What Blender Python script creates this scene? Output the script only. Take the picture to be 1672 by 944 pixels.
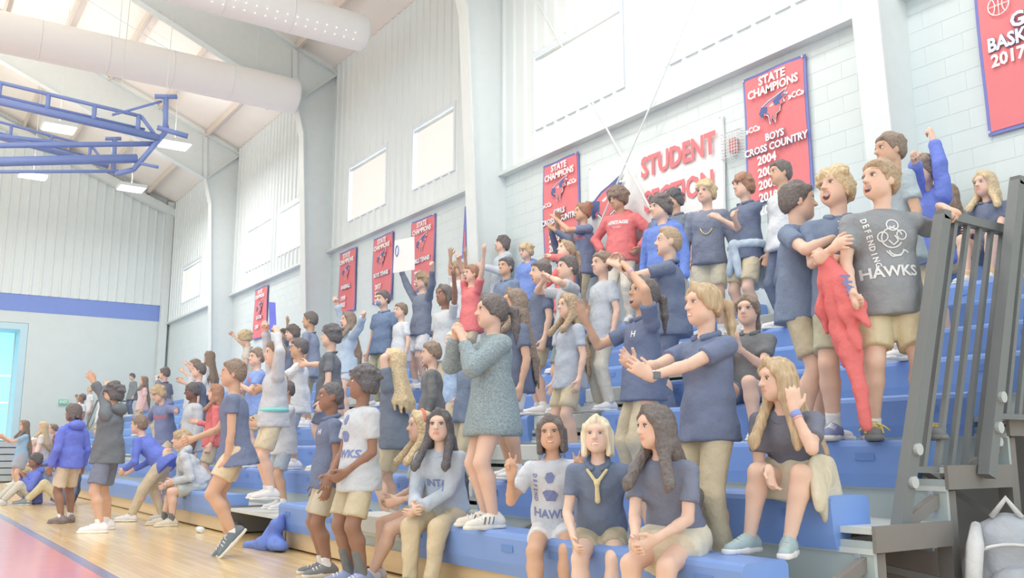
import bpy, bmesh, math, random
import numpy as np
from mathutils import Vector, Matrix
for o in list(bpy.data.objects): bpy.data.objects.remove(o)
sc = bpy.context.scene
# ------------------------------------------------------------------ camera (f = 1500 px on 1672 wide, 34 deg to the right of the stands' direction)
cd = bpy.data.cameras.new('camera'); cam = bpy.data.objects.new('camera', cd); sc.collection.objects.link(cam); sc.camera = cam
cd.sensor_fit = 'HORIZONTAL'; cd.sensor_width = 36; cd.lens = 1500 / 1672 * 36; cd.clip_end = 200
cam.location = (0, 0, .91); cam.rotation_euler = (math.radians(90 + 9.945), 0, math.radians(-33.97))
# ------------------------------------------------------------------ daylight and view
w = bpy.data.worlds.new('daylight'); sc.world = w; w.use_nodes = True
w.node_tree.nodes['Background'].inputs[0].default_value = (.88, .96, 1, 1); w.node_tree.nodes['Background'].inputs[1].default_value = 1.15
sc.view_settings.view_transform = 'Standard'; sc.view_settings.look = 'None'; sc.view_settings.exposure = 0.42; sc.view_settings.gamma = 1
sc.view_settings.use_curve_mapping = False
try:
    sc.cycles.use_denoising = True; sc.cycles.max_bounces = 6; sc.cycles.diffuse_bounces = 4; sc.cycles.glossy_bounces = 2; sc.cycles.transmission_bounces = 3
except Exception: pass
# ------------------------------------------------------------------ helpers
COL = bpy.context.scene.collection
def srgb(r, g=None, b=None):
    if g is None: r, g, b = r
    def c(v):
        v = v / 255.0
        return v / 12.92 if v <= .04045 else ((v + .055) / 1.055) ** 2.4
    return (c(r), c(g), c(b), 1.0)
_mats = {}
WASH = .17
def mat(name, rgb, rough=.6, spec=.3, metal=0, bump=0, bscale=60, var=.06, vscale=6, emit=0, attr=False, trans=0, bdist=.004, stretch=None):
    if name in _mats: return _mats[name]
    m = bpy.data.materials.new(name); m.use_nodes = True
    nt = m.node_tree; b = nt.nodes['Principled BSDF']
    if rgb and not emit: rgb = tuple(v + (240 - v) * WASH for v in rgb)      # white haze mixed into the base colours
    c = srgb(rgb) if rgb else (1, 1, 1, 1)
    b.inputs['Roughness'].default_value = rough
    b.inputs['Specular IOR Level'].default_value = spec
    b.inputs['Metallic'].default_value = metal
    tc = nt.nodes.new('ShaderNodeTexCoord'); out = tc.outputs['Object']
    if stretch:
        mp = nt.nodes.new('ShaderNodeMapping'); mp.inputs['Scale'].default_value = stretch
        nt.links.new(out, mp.inputs[0]); out = mp.outputs[0]
    if attr:
        a = nt.nodes.new('ShaderNodeAttribute'); a.attribute_name = 'Col'; csock = a.outputs['Color']
    else: csock = None
    if var:
        n = nt.nodes.new('ShaderNodeTexNoise'); n.inputs['Scale'].default_value = vscale; n.inputs['Detail'].default_value = 3
        nt.links.new(out, n.inputs['Vector'])
        r = nt.nodes.new('ShaderNodeMapRange'); r.inputs['To Min'].default_value = 1 - var; r.inputs['To Max'].default_value = 1 + var
        r.inputs['From Min'].default_value = .25; r.inputs['From Max'].default_value = .75
        nt.links.new(n.outputs['Fac'], r.inputs['Value'])
        mx = nt.nodes.new('ShaderNodeVectorMath'); mx.operation = 'SCALE'
        if csock: nt.links.new(csock, mx.inputs[0])
        else: mx.inputs[0].default_value = c[:3]
        nt.links.new(r.outputs[0], mx.inputs['Scale']); nt.links.new(mx.outputs[0], b.inputs['Base Color'])
    elif csock: nt.links.new(csock, b.inputs['Base Color'])
    else: b.inputs['Base Color'].default_value = c
    if bump:
        n2 = nt.nodes.new('ShaderNodeTexNoise'); n2.inputs['Scale'].default_value = bscale; n2.inputs['Detail'].default_value = 4
        nt.links.new(out, n2.inputs['Vector'])
        bp = nt.nodes.new('ShaderNodeBump'); bp.inputs['Strength'].default_value = bump; bp.inputs['Distance'].default_value = bdist
        nt.links.new(n2.outputs['Fac'], bp.inputs['Height']); nt.links.new(bp.outputs[0], b.inputs['Normal'])
    if emit:
        b.inputs['Emission Color'].default_value = c; b.inputs['Emission Strength'].default_value = emit
    if trans:
        b.inputs['Transmission Weight'].default_value = trans
    _mats[name] = m
    return m
def cloth(rgb, bump=.5):
    return mat('cloth_%d_%d_%d' % tuple(rgb), rgb, .88, .12, bump=.8, bscale=16, var=.07, vscale=9, bdist=.02)

def link(o, parent=None):
    COL.objects.link(o)
    if parent: o.parent = parent
    return o
def tag(o, label=None, cat=None, group=None, kind=None):
    if label: o['label'] = label
    if cat: o['category'] = cat
    if group: o['group'] = group
    if kind: o['kind'] = kind
    return o
def empty(name, loc=(0, 0, 0), rz=0, label=None, cat=None, group=None):
    o = bpy.data.objects.new(name, None); o.location = loc; o.rotation_euler = (0, 0, rz); o.empty_display_size = .1
    link(o); return tag(o, label, cat, group)
def smooth_flags(me, on=True):
    me.polygons.foreach_set('use_smooth', np.full(len(me.polygons), on))
class MB:
    """collects shapes, then builds ONE mesh object"""
    def __init__(s): s.v = []; s.f = []
    def poly(s, vs, fs):
        k = len(s.v); s.v += [tuple(p) for p in vs]; s.f += [tuple(i + k for i in f) for f in fs]; return s
    def box(s, x0, x1, y0, y1, z0, z1):
        v = [(x, y, z) for z in (z0, z1) for y in (y0, y1) for x in (x0, x1)]
        return s.poly(v, [(0, 2, 3, 1), (4, 5, 7, 6), (0, 1, 5, 4), (2, 6, 7, 3), (0, 4, 6, 2), (1, 3, 7, 5)])
    def bbox(s, x0, x1, y0, y1, z0, z1, b=.01):
        """box with chamfered edges"""
        bm = bmesh.new(); bmesh.ops.create_cube(bm, size=1)
        for v in bm.verts: v.co = Vector(((x0 + x1) / 2 + v.co.x * (x1 - x0), (y0 + y1) / 2 + v.co.y * (y1 - y0), (z0 + z1) / 2 + v.co.z * (z1 - z0)))
        bmesh.ops.bevel(bm, geom=bm.edges[:], offset=b, segments=2, affect='EDGES', profile=.5)
        s.bm(bm); return s
    def bm(s, bm):
        bm.verts.index_update(); s.poly([v.co[:] for v in bm.verts], [[v.index for v in f.verts] for f in bm.faces]); bm.free(); return s
    def bar(s, a, b, w, h=None, up=(0, 0, 1)):
        """rectangular bar from a to b"""
        h = h or w; a = Vector(a); b = Vector(b); d = (b - a).normalized(); u = Vector(up)
        if abs(d.dot(u)) > .98: u = Vector((1, 0, 0))
        sx = d.cross(u).normalized(); sy = sx.cross(d)
        v = []
        for p in (a, b):
            for i, j in ((-1, -1), (1, -1), (1, 1), (-1, 1)): v.append(p + sx * (i * w / 2) + sy * (j * h / 2))
        return s.poly(v, [(3, 2, 1, 0), (4, 5, 6, 7), (0, 1, 5, 4), (1, 2, 6, 5), (2, 3, 7, 6), (3, 0, 4, 7)])
    def tube(s, pts, r, n=10, closed=False):
        pts = [Vector(p) for p in pts]; m = len(pts); rs = r if isinstance(r, (list, tuple)) else [r] * m
        v = []; f = []; prev = None
        for i, p in enumerate(pts):
            if closed: d = pts[(i + 1) % m] - pts[i - 1]
            else: d = pts[min(i + 1, m - 1)] - pts[max(i - 1, 0)]
            d.normalize()
            if prev is None:
                u = Vector((0, 0, 1)) if abs(d.z) < .9 else Vector((1, 0, 0)); sx = d.cross(u).normalized()
            else: sx = (prev - d * prev.dot(d)).normalized()
            prev = sx; sy = d.cross(sx)
            for k in range(n):
                t = 2 * math.pi * k / n; v.append(p + sx * (math.cos(t) * rs[i]) + sy * (math.sin(t) * rs[i]))
        for i in range(m if closed else m - 1):
            j = (i + 1) % m
            for k in range(n): f.append((i * n + k, i * n + (k + 1) % n, j * n + (k + 1) % n, j * n + k))
        if not closed: f.append(tuple(range(n))[::-1]); f.append(tuple((m - 1) * n + k for k in range(n)))
        return s.poly(v, f)
    def disc(s, c, nrm, r, h, n=16):
        c = Vector(c); nrm = Vector(nrm).normalized(); return s.tube([c, c + nrm * h], r, n)
    def build(s, name, m, parent=None, smooth=False, loc=None):
        me = bpy.data.meshes.new(name); me.from_pydata(s.v, [], s.f); me.update()
        if isinstance(m, str): m = _mats[m]
        me.materials.append(m)
        if smooth: smooth_flags(me)
        o = bpy.data.objects.new(name, me)
        if loc: o.location = loc
        return link(o, parent)
def share(name, o, parent, loc=(0, 0, 0), rz=0):
    c = bpy.data.objects.new(name, o.data); c.location = loc; c.rotation_euler = (0, 0, rz); return link(c, parent)
def text_mesh(name, s, size, m, parent, origin, right, up, align='CENTER', bold=.0, depth=.004, sx=1.0):
    """flat lettering as a mesh lying in the plane (right, up)"""
    cu = bpy.data.curves.new(name, 'FONT'); cu.body = s; cu.size = size; cu.align_x = align; cu.align_y = 'CENTER'
    cu.offset = bold; cu.extrude = depth; cu.resolution_u = 2; cu.space_line = .85
    t = bpy.data.objects.new(name, cu)
    me = bpy.data.meshes.new_from_object(t)
    bpy.data.objects.remove(t); bpy.data.curves.remove(cu)
    r = Vector(right).normalized(); u = Vector(up).normalized(); n = r.cross(u)
    M = Matrix((( r.x*sx, u.x, n.x, origin[0]), (r.y*sx, u.y, n.y, origin[1]), (r.z*sx, u.z, n.z, origin[2]), (0, 0, 0, 1)))
    me.transform(M); me.materials.clear(); me.materials.append(m)
    o = bpy.data.objects.new(name, me); return link(o, parent)
# ------------------------------------------------------------------ implicit-surface modeller for people and cloth
F32 = np.float32
class Prim:
    __slots__ = ('kind', 'a', 'b', 'ra', 'rb', 'R', 'rad', 'cuts', 'k', 'sub', 'fl')
def cone(a, ra, b, rb, k=.02, cuts=(), flat=None, sub=False):
    """rounded cone; flat=(axis, factor) squashes it along an axis"""
    p = Prim(); p.kind = 0; p.a = np.array(a, float); p.b = np.array(b, float); p.ra = ra; p.rb = rb; p.k = k; p.cuts = cuts; p.sub = sub; p.fl = flat; return p
def ell(c, rad, R=None, k=.02, cuts=(), sub=False):
    p = Prim(); p.kind = 1; p.a = np.array(c, float); p.rad = np.array(rad, float); p.R = np.eye(3) if R is None else np.array(R, float); p.k = k; p.cuts = cuts; p.sub = sub; p.fl = None; return p
def pbounds(p):
    if p.kind == 0:
        r = max(p.ra, p.rb); return np.minimum(p.a, p.b) - r, np.maximum(p.a, p.b) + r
    e = np.sqrt(((p.R.T * p.rad[None, :]) ** 2).sum(1)); return p.a - e, p.a + e
def peval(p, X, Y, Z):
    x = X - F32(p.a[0]); y = Y - F32(p.a[1]); z = Z - F32(p.a[2])
    if p.kind == 0:
        d = p.b - p.a
        if p.fl is not None:
            ax, fac = p.fl; ax = np.asarray(ax, float); s = 1 / fac - 1
            q = (x * F32(ax[0]) + y * F32(ax[1]) + z * F32(ax[2])) * F32(s)
            x = x + q * F32(ax[0]); y = y + q * F32(ax[1]); z = z + q * F32(ax[2])
            d = d + ax * (d @ ax) * s
        L2 = max(d @ d, 1e-9)
        t = np.clip((x * F32(d[0]) + y * F32(d[1]) + z * F32(d[2])) * F32(1 / L2), 0, 1)
        x = x - t * F32(d[0]); y = y - t * F32(d[1]); z = z - t * F32(d[2])
        r = np.sqrt(x * x + y * y + z * z) - (F32(p.ra) + t * F32(p.rb - p.ra))
        if p.fl is not None: r = r * F32(.5 + .5 * p.fl[1])
    else:
        R = p.R; q = []
        for i in range(3): q.append((x * F32(R[i, 0]) + y * F32(R[i, 1]) + z * F32(R[i, 2])) * F32(1 / p.rad[i]))
        k0 = np.sqrt(q[0] ** 2 + q[1] ** 2 + q[2] ** 2)
        k1 = np.sqrt((q[0] / F32(p.rad[0])) ** 2 + (q[1] / F32(p.rad[1])) ** 2 + (q[2] / F32(p.rad[2])) ** 2)
        r = k0 * (k0 - 1) / np.maximum(k1, F32(1e-6))
    for (o, n) in p.cuts:
        r = np.maximum(r, (X - F32(o[0])) * F32(n[0]) + (Y - F32(o[1])) * F32(n[1]) + (Z - F32(o[2])) * F32(n[2]))
    return r
def surface(prims, h, noise=None, box=None):
    """polygonise a smooth union of prims: returns verts, quads"""
    B = [pbounds(p) for p in prims]
    pos = [b for b, p in zip(B, prims) if not p.sub]
    lo = np.min([b[0] for b in pos], 0) - .02 - 2 * h; hi = np.max([b[1] for b in pos], 0) + .02 + 2 * h
    if box is not None: lo = np.maximum(lo, box[0]); hi = np.minimum(hi, box[1])
    n = np.ceil((hi - lo) / h).astype(int) + 1
    f = np.full(n, .2, F32)
    ax = [(lo[i] + h * np.arange(n[i])).astype(F32) for i in range(3)]
    for p, (bl, bh) in zip(prims, B):
        m = p.k + 2.5 * h + .012
        i0 = np.maximum(np.floor((bl - m - lo) / h).astype(int), 0); i1 = np.minimum(np.ceil((bh + m - lo) / h).astype(int) + 1, n)
        if (i1 <= i0).any(): continue
        sl = tuple(slice(a, b) for a, b in zip(i0, i1))
        d = peval(p, ax[0][sl[0]][:, None, None], ax[1][sl[1]][None, :, None], ax[2][sl[2]][None, None, :])
        g = f[sl]; k = F32(max(p.k, 1e-4))
        if p.sub:
            e = np.maximum(k - np.abs(g + d), 0) / k; f[sl] = np.maximum(g, -d) + e * e * k * F32(.25)
        else:
            e = np.maximum(k - np.abs(g - d), 0) / k; f[sl] = np.minimum(g, d) - e * e * k * F32(.25)
    if noise is not None:
        I = np.nonzero(np.abs(f) < 2.2 * h + .006)
        f[I] += noise(ax[0][I[0]], ax[1][I[1]], ax[2][I[2]]).astype(F32)
    f[0] = f[-1] = .05; f[:, 0] = f[:, -1] = .05; f[:, :, 0] = f[:, :, -1] = .05
    s = f < 0
    cn = n - 1; st = np.array([cn[1] * cn[2], cn[2], 1])
    ids = []; pts = []; quads = []
    for a in range(3):
        b, c = (a + 1) % 3, (a + 2) % 3
        s0 = [slice(None)] * 3; s1 = [slice(None)] * 3; s0[a] = slice(0, -1); s1[a] = slice(1, None)
        s0 = tuple(s0); s1 = tuple(s1)
        I = np.argwhere(s[s0] != s[s1])
        if len(I) == 0: continue
        I2 = I.copy(); I2[:, a] += 1
        f0 = f[I[:, 0], I[:, 1], I[:, 2]]; f1 = f[I2[:, 0], I2[:, 1], I2[:, 2]]
        t = f0 / (f0 - f1); P = I.astype(float); P[:, a] += t
        base = I @ st
        cell = [base, base - st[b], base - st[b] - st[c], base - st[c]]
        q = np.stack(cell, 1); fl = f0 > 0; q[fl] = q[fl][:, ::-1]
        quads.append(q)
        for cc in cell: ids.append(cc); pts.append(P)
    if not quads: return np.zeros((0, 3)), np.zeros((0, 4), int)
    ids = np.concatenate(ids); pts = np.concatenate(pts); q = np.concatenate(quads)
    u, inv = np.unique(ids, return_inverse=True)
    cnt = np.bincount(inv)
    V = np.stack([np.bincount(inv, pts[:, i]) / cnt for i in range(3)], 1) * h + lo
    Q = np.searchsorted(u, q)
    if box is not None:      # open at the borders of the box
        hi2 = lo + h * (n - 1); ok = ((V > lo + 1.6 * h) & (V < hi2 - 1.6 * h)).all(1); Q = Q[ok[Q].all(1)]
    return V, Q
def surface2(prims, h, hf_, boxes):
    """coarse surface everywhere, fine surface inside the boxes (face and hands), one mesh"""
    V, Q = surface(prims, h)
    vs = []; qs = []; k = 0
    for lo, hi in boxes:
        v, q = surface(prims, hf_, None, (lo, hi))
        ins = ((V > lo + 3.0 * hf_) & (V < hi - 3.0 * hf_)).all(1); Q = Q[~ins[Q].all(1)]
        vs.append(v); qs.append(q + k); k += len(v)
    vs.append(V); qs.append(Q + k)
    V = np.concatenate(vs); Q = np.concatenate(qs)
    use = np.zeros(len(V), bool); use[Q.ravel()] = True; mp = np.cumsum(use) - 1
    return V[use], mp[Q]
def np_mesh(name, V, Q, m, parent=None, col=None, smooth=True):
    me = bpy.data.meshes.new(name)
    me.vertices.add(len(V)); me.vertices.foreach_set('co', V.astype(F32).ravel())
    Q = np.asarray(Q); nq = len(Q); k = Q.shape[1]
    me.loops.add(nq * k); me.loops.foreach_set('vertex_index', Q.astype(np.int32).ravel())
    me.polygons.add(nq); me.polygons.foreach_set('loop_start', np.arange(0, nq * k, k, dtype=np.int32))
    me.polygons.foreach_set('loop_total', np.full(nq, k, np.int32))
    if col is not None:
        at = me.color_attributes.new('Col', 'FLOAT_COLOR', 'POINT')
        c4 = np.ones((len(V), 4), F32); c4[:, :3] = col; at.data.foreach_set('color', c4.ravel())
    me.update(calc_edges=True); smooth_flags(me, smooth)
    me.materials.append(m)
    return link(bpy.data.objects.new(name, me), parent)
def sub(name, prims, h, m, parent, noise=None):
    V, Q = surface(prims, h, noise)
    return np_mesh(name, V, Q, m, parent)
def V3(*a): return np.array(a, float)
def unit(v): v = np.asarray(v, float); return v / max(np.linalg.norm(v), 1e-9)
def rotm(yaw=0, pitch=0, roll=0):
    """columns f, l, u ; pitch>0 looks down"""
    y, p, r = [math.radians(t) for t in (yaw, pitch, roll)]
    Rz = np.array([[math.cos(y), -math.sin(y), 0], [math.sin(y), math.cos(y), 0], [0, 0, 1]])
    Ry = np.array([[math.cos(p), 0, math.sin(p)], [0, 1, 0], [-math.sin(p), 0, math.cos(p)]])
    Rx = np.array([[1, 0, 0], [0, math.cos(r), -math.sin(r)], [0, math.sin(r), math.cos(r)]])
    return Rz @ Ry @ Rx
def ik(a, t, l1, l2, pole):
    d = t - a; L = np.linalg.norm(d); L = min(max(L, abs(l1 - l2) + .01), (l1 + l2) * .995); u = unit(d); t = a + u * L
    x = (l1 * l1 - l2 * l2 + L * L) / (2 * L); y = math.sqrt(max(l1 * l1 - x * x, 0))
    w = np.asarray(pole, float); w = unit(w - u * (w @ u)); return a + u * x + w * y, t
def folds(seed, amp, kx=22, kz=30):
    r = random.Random(seed); ph = [r.uniform(0, 6.3) for _ in range(8)]; k = [r.uniform(.7, 1.3) for _ in range(8)]
    def fn(X, Y, Z):
        w = np.sin(X * F32(9 * k[0]) + ph[0]) + np.sin(Y * F32(11 * k[1]) + ph[1]) + np.sin(Z * F32(8 * k[2]) + ph[2])
        a = np.sin(Z * F32(kz * k[3]) + X * F32(kx * k[4]) + w * F32(1.3) + ph[3]) * F32(.6)
        b = np.sin(Y * F32(kx * 1.2 * k[5]) - Z * F32(kz * .7 * k[6]) - w * F32(1.1) + ph[4]) * F32(.5)
        return (a + b + (F32(.6) - np.abs(a - b)) * F32(.9)) * F32(amp)
    return fn
SKIN = {'fair': (232, 196, 176), 'pale': (236, 205, 188), 'tan': (218, 178, 152), 'olive': (205, 168, 142), 'brown': (160, 124, 106), 'dark': (134, 104, 94)}
HAIR = {'brown': (128, 108, 92), 'dark': (94, 86, 84), 'black': (82, 80, 84), 'blond': (212, 186, 142), 'platinum': (236, 224, 194), 'light': (170, 142, 110), 'auburn': (158, 110, 84), 'sandy': (188, 160, 122)}
CURL = {'open': (8, 10), 'relax': (25, 30), 'fist': (80, 95), 'spread': (4, 4), 'grip': (45, 60), 'flat': (2, 4)}

def hand_prims(w, D, N, sgn, shape, H, h):
    """five fingered hand: w wrist, D pointing direction, N palm normal (palm faces N), sgn = thumb side along S"""
    D = unit(D); N = unit(N - D * (np.asarray(N) @ D)); S = np.cross(D, N) * sgn
    P = []; pl = .052 * H; pw = .021 * H; fr = max(.0056 * H, .62 * h)
    P.append(cone(w - D * .008 * H, .0165 * H, w + D * .014 * H, .018 * H, k=.012, flat=(N, .78)))
    P.append(cone(w + D * .018 * H, .0225 * H, w + D * pl, .0235 * H, k=.01, flat=(N, max(.5, .9 * h / (.023 * H)))))
    lens = (.040, .046, .043, .034)
    for i in range(4):
        o = (i - 1.5) / 1.5
        c1, c2 = CURL.get(shape, CURL['relax'])
        sp = .10 if shape != 'spread' else .28
        if shape == 'peace':
            c1, c2 = (4, 4) if i < 2 else (85, 95); sp = .34
        if shape == 'point': c1, c2 = (4, 4) if i == 0 else (80, 95)
        root = w + D * (pl * (.98 - .06 * abs(o + .2))) - S * (o * pw * .92)
        dd = unit(D - S * (o * sp))
        if shape == 'peace' and i < 2: dd = unit(D + S * (.26 if i == 0 else -.14))
        L = lens[i] * H
        def rot(a): a = math.radians(a); return dd * math.cos(a) + N * math.sin(a)
        m = root + rot(c1) * L * .52; t = m + rot(c1 + c2) * L * .5
        P.append(cone(root - dd * .01 * H, fr * 1.08, m, fr, k=.004)); P.append(cone(m, fr, t, fr * .86, k=.004))
    th = {'fist': (.55, .75), 'grip': (.6, .6), 'peace': (.4, .8)}.get(shape, (.85, .15))
    root = w + D * .014 * H + S * .017 * H
    m = root + unit(D * .75 + S * th[0] + N * .25) * .026 * H
    t = m + unit(D * 1.0 + S * (.25 - .9 * (th[1] > .5)) + N * (.25 + th[1] * .8)) * .026 * H
    P.append(cone(root, fr * 1.7, m, fr * 1.2, k=.012)); P.append(cone(m, fr * 1.2, t, fr, k=.004))
    return P
def blob_verts(c, r, n=10, m=7):
    v = []; f = []
    for i in range(m + 1):
        a = math.pi * i / m
        for j in range(n): b = 2 * math.pi * j / n; v.append((c[0] + r * math.sin(a) * math.cos(b), c[1] + r * math.sin(a) * math.sin(b), c[2] + r * math.cos(a)))
    for i in range(m):
        for j in range(n): f.append((i * n + j, (i + 1) * n + j, (i + 1) * n + (j + 1) % n, i * n + (j + 1) % n))
    return np.array(v), np.array(f)

PERSON_N = [0]
def person(label, pos, yaw, H, skin='fair', hair='brown', style='short', top=('polo', (94, 108, 134)), bottom=('shorts', (198, 182, 150)),
           shoes=((230, 230, 232), (238, 236, 232)), socks=(238, 238, 238), lod=1, pel=(0, 0, .515), lean=0, side=0, twist=0, head=(0, 0, 0),
           LH=None, RH=None, LE=None, RE=None, LF=(0, .06, 0), RF=(0, -.06, 0), fy=(10, -10), tp=(0, 0), hands=('relax', 'relax'), mouth=0, smile=False,
           bw=1.0, LN=None, RN=None, LD=None, RD=None, glasses=False, group='students cheering in the stands', KL=None, KR=None, mask=None, extra=None, sock_h=.05, no_feet=False, hairlen=.3):
    PERSON_N[0] += 1; seed = PERSON_N[0]; rnd = random.Random(seed * 7 + 3)
    h = (.0076, .0115, .0165)[lod]; hb = (.0160, .0205, .026)[lod]; hc = (.0125, .0190, .026)[lod]; hsh = (.0100, .0165, .022)[lod]
    root = empty('person', pos, math.radians(yaw), label, 'person', group)
    pel = V3(*pel) * H
    Rt = rotm(0, lean, side); U = Rt[:, 2]
    Rs = Rt @ rotm(twist); Fs, Ls = Rs[:, 0], Rs[:, 1]
    Fp, Lp = rotm(twist * .2)[:, 0], rotm(twist * .2)[:, 1]
    nb = pel + U * .302 * H; ch = pel + U * .20 * H
    sw = .102 * H * bw
    shL = nb - U * .036 * H + Ls * sw; shR = nb - U * .036 * H - Ls * sw
    hpL = pel + Lp * .05 * H - V3(0, 0, .01 * H); hpR = pel - Lp * .05 * H - V3(0, 0, .01 * H)
    def tgt(t, sg):
        if t is None: return (shL if sg > 0 else shR) + V3(.03 * H, sg * .055 * H, -.31 * H)
        return V3(*t) * H
    wL0, wR0 = tgt(LH, 1), tgt(RH, -1)
    pdn = lambda sg: V3(-.75, sg * .55, -.5)
    eL, wL = ik(shL, wL0, .172 * H, .150 * H, V3(*LE) if LE is not None else pdn(1))
    eR, wR = ik(shR, wR0, .172 * H, .150 * H, V3(*RE) if RE is not None else pdn(-1))
    aL0 = V3(*LF) * H + V3(0, 0, .045 * H); aR0 = V3(*RF) * H + V3(0, 0, .045 * H)
    kL, aL = ik(hpL, aL0, .245 * H, .235 * H, V3(*KL) if KL is not None else V3(1, .12, .25))
    kR, aR = ik(hpR, aR0, .245 * H, .235 * H, V3(*KR) if KR is not None else V3(1, -.12, .25))
    Rh = rotm(*head); hf, hl, hu = Rh[:, 0], Rh[:, 1], Rh[:, 2]
    hs = .142 * H * (1.04 if H < 1.6 else 1.0)
    chin = nb + unit(U * .7 + hu * .5) * .035 * H + hf * .012 * H - hf * .02 * hs
    chin = chin + hu * .012 * H
    def hp(x, y, z): return chin + hs * (x * hl + y * hf + z * hu)
    Rhead = np.stack([hl, hf, hu])   # rows
    fu = (Fs, .66)
    skc = np.array(srgb(SKIN[skin])[:3]); hrc = np.array(srgb(HAIR[hair])[:3])
    # ---------------- body
    P = []
    P += [ell(pel + U * .005 * H, (.062 * H, .092 * H * bw, .075 * H), np.stack([Fp, Lp, U]), k=.03)]
    P += [cone(pel + U * .04 * H, .078 * H * bw, ch, .088 * H * bw, k=.04, flat=fu)]
    P += [ell(ch + U * .01 * H, (.064 * H, .090 * H * bw, .095 * H), np.stack([Fs, Ls, U]), k=.03)]
    P += [cone(nb - U * .03 * H, .040 * H, nb - U * .012 * H, .030 * H, k=.03), cone(nb - U * .03 * H, .030 * H, hp(0, -.1, .30), .031 * H, k=.012)]
    for sh, e, w, sg in ((shL, eL, wL, 1), (shR, eR, wR, -1)):
        P += [cone(nb - U * .02 * H, .030 * H, sh, .028 * H, k=.02), cone(sh, .029 * H, e, .0215 * H, k=.012)]
        fm = e + (w - e) * .28; P += [cone(e, .0205 * H, fm, .022 * H, k=.012), cone(fm, .022 * H, w, .0145 * H, k=.012)]
    for hpj, kn, an, sg in ((hpL, kL, aL, 1), (hpR, kR, aR, -1)):
        P += [cone(hpj, .056 * H * bw, kn, .0345 * H, k=.03)]
        back = unit(np.cross(np.cross(an - kn, kn - hpj), an - kn) + 1e-6)
        cf = kn + (an - kn) * .3 - V3(1, 0, 0) * .010 * H
        P += [cone(kn, .034 * H, cf, .036 * H, k=.02), cone(cf, .036 * H, an, .0215 * H, k=.02)]
    shp = hands if isinstance(hands, (tuple, list)) else (hands, hands)
    i0 = len(P)
    P += hand_prims(wL, V3(*LD) if LD is not None else wL - eL, V3(*LN) if LN is not None else V3(.35, -1, 0), -1, shp[0], H, h)
    i1 = len(P)
    P += hand_prims(wR, V3(*RD) if RD is not None else wR - eR, V3(*RN) if RN is not None else V3(.35, 1, 0), 1, shp[1], H, h)
    i2 = len(P)
    # feet inside the shoes
    fd = []
    for an, yy, pp in ((aL, fy[0], tp[0]), (aR, fy[1], tp[1])):
        Rf = rotm(yy, pp); d = Rf[:, 0]; up = Rf[:, 2]; fd.append((an - up * .045 * H, Rf))
        P += [cone(an - up * .012 * H, .022 * H, an - up * .03 * H + d * .07 * H, .014 * H, k=.02)]
    # head
    E = lambda c, r, k=.02, sb=False: ell(hp(*c), np.array(r) * hs, Rhead, k=k * hs / .22, sub=sb)
    P += [E((0, -.06, .63), (.335, .41, .37)), E((0, .13, .40), (.265, .255, .38), .03), E((0, .25, .11), (.12, .11, .10), .04),
          E((.17, .1, .26), (.13, .2, .17), .03), E((-.17, .1, .26), (.13, .2, .17), .03), E((0, .30, .66), (.22, .08, .07), .03)]
    P += [E((.15, .41, .535), (.085, .07, .06), .02, True), E((-.15, .41, .535), (.085, .07, .06), .02, True)]
    P += [cone(hp(0, .37, .56), .030 * hs, hp(0, .47, .40), .048 * hs, k=.012), E((.045, .42, .385), (.045, .05, .035), .008), E((-.045, .42, .385), (.045, .05, .035), .008)]
    for sg in (1, -1): P += [E((sg * .335, -.07, .47), (.045, .10, .15), .012)]
    mo = mouth
    if mo: P += [E((0, .40, .225 - .04 * mo), (.10 + .02 * (1 - mo), .12, .035 + .06 * mo), .008, True)]
    else: P += [E((0, .385, .265), (.095, .035, .022), .006), E((0, .38, .215), (.08, .04, .025), .006)]
    hc_ = hp(0, 0, .5); bx_ = [(hc_ - .66 * hs, hc_ + .66 * hs)]
    for a_, b_ in ((i0, i1), (i1, i2)):
        bb = [pbounds(p) for p in P[a_:b_]]; bx_.append((np.min([b[0] for b in bb], 0) - .02, np.max([b[1] for b in bb], 0) + .02))
    V, Q = surface2(P, hb, h, bx_)
    col = np.tile(skc, (len(V), 1))
    q = (V - chin) @ Rhead.T / hs
    near = (np.abs(q) < 1.2).all(1)
    lip = near & (np.abs(q[:, 0]) < .11) & (q[:, 1] > .3) & (np.abs(q[:, 2] - .24) < .045)
    lipc = skc * np.array([.92, .62, .60])
    if mo:
        ex = ((q - [0, .40, .225 - .04 * mo]) / [.115 + .02 * (1 - mo), .15, .05 + .06 * mo]); rr = (ex ** 2).sum(1)
        lip = near & (rr < 1.5) & (q[:, 1] > .2); col[lip] = lipc
        ins = near & (rr < .95) & (q[:, 1] > .1); col[ins] = (.16, .05, .05)
        th = ins & (q[:, 2] > .225 - .04 * mo + .012 * 1 + .02 * mo) & (q[:, 1] > .25); col[th] = (.8, .78, .74)
    else:
        col[lip] = lipc
        if smile: col[lip & (np.abs(q[:, 2] - .24) < .018) & (np.abs(q[:, 0]) < .085)] = (.85, .83, .8)
    chk = near & (((q - [0, 0, 0])[:, 1]) > .1) & (np.abs(np.abs(q[:, 0]) - .2) < .09) & (np.abs(q[:, 2] - .36) < .09)
    col[chk] = col[chk] * np.array([1.0, .93, .92])
    # eyes, brows
    vs = [V]; qs = [Q]; cs = [col]; nV = len(V)
    def addm(v, f, c):
        nonlocal nV
        vs.append(v); qs.append(np.asarray(f) + nV); cs.append(np.asarray(c) if np.ndim(c) == 2 else np.tile(c, (len(v), 1))); nV += len(v)
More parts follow.
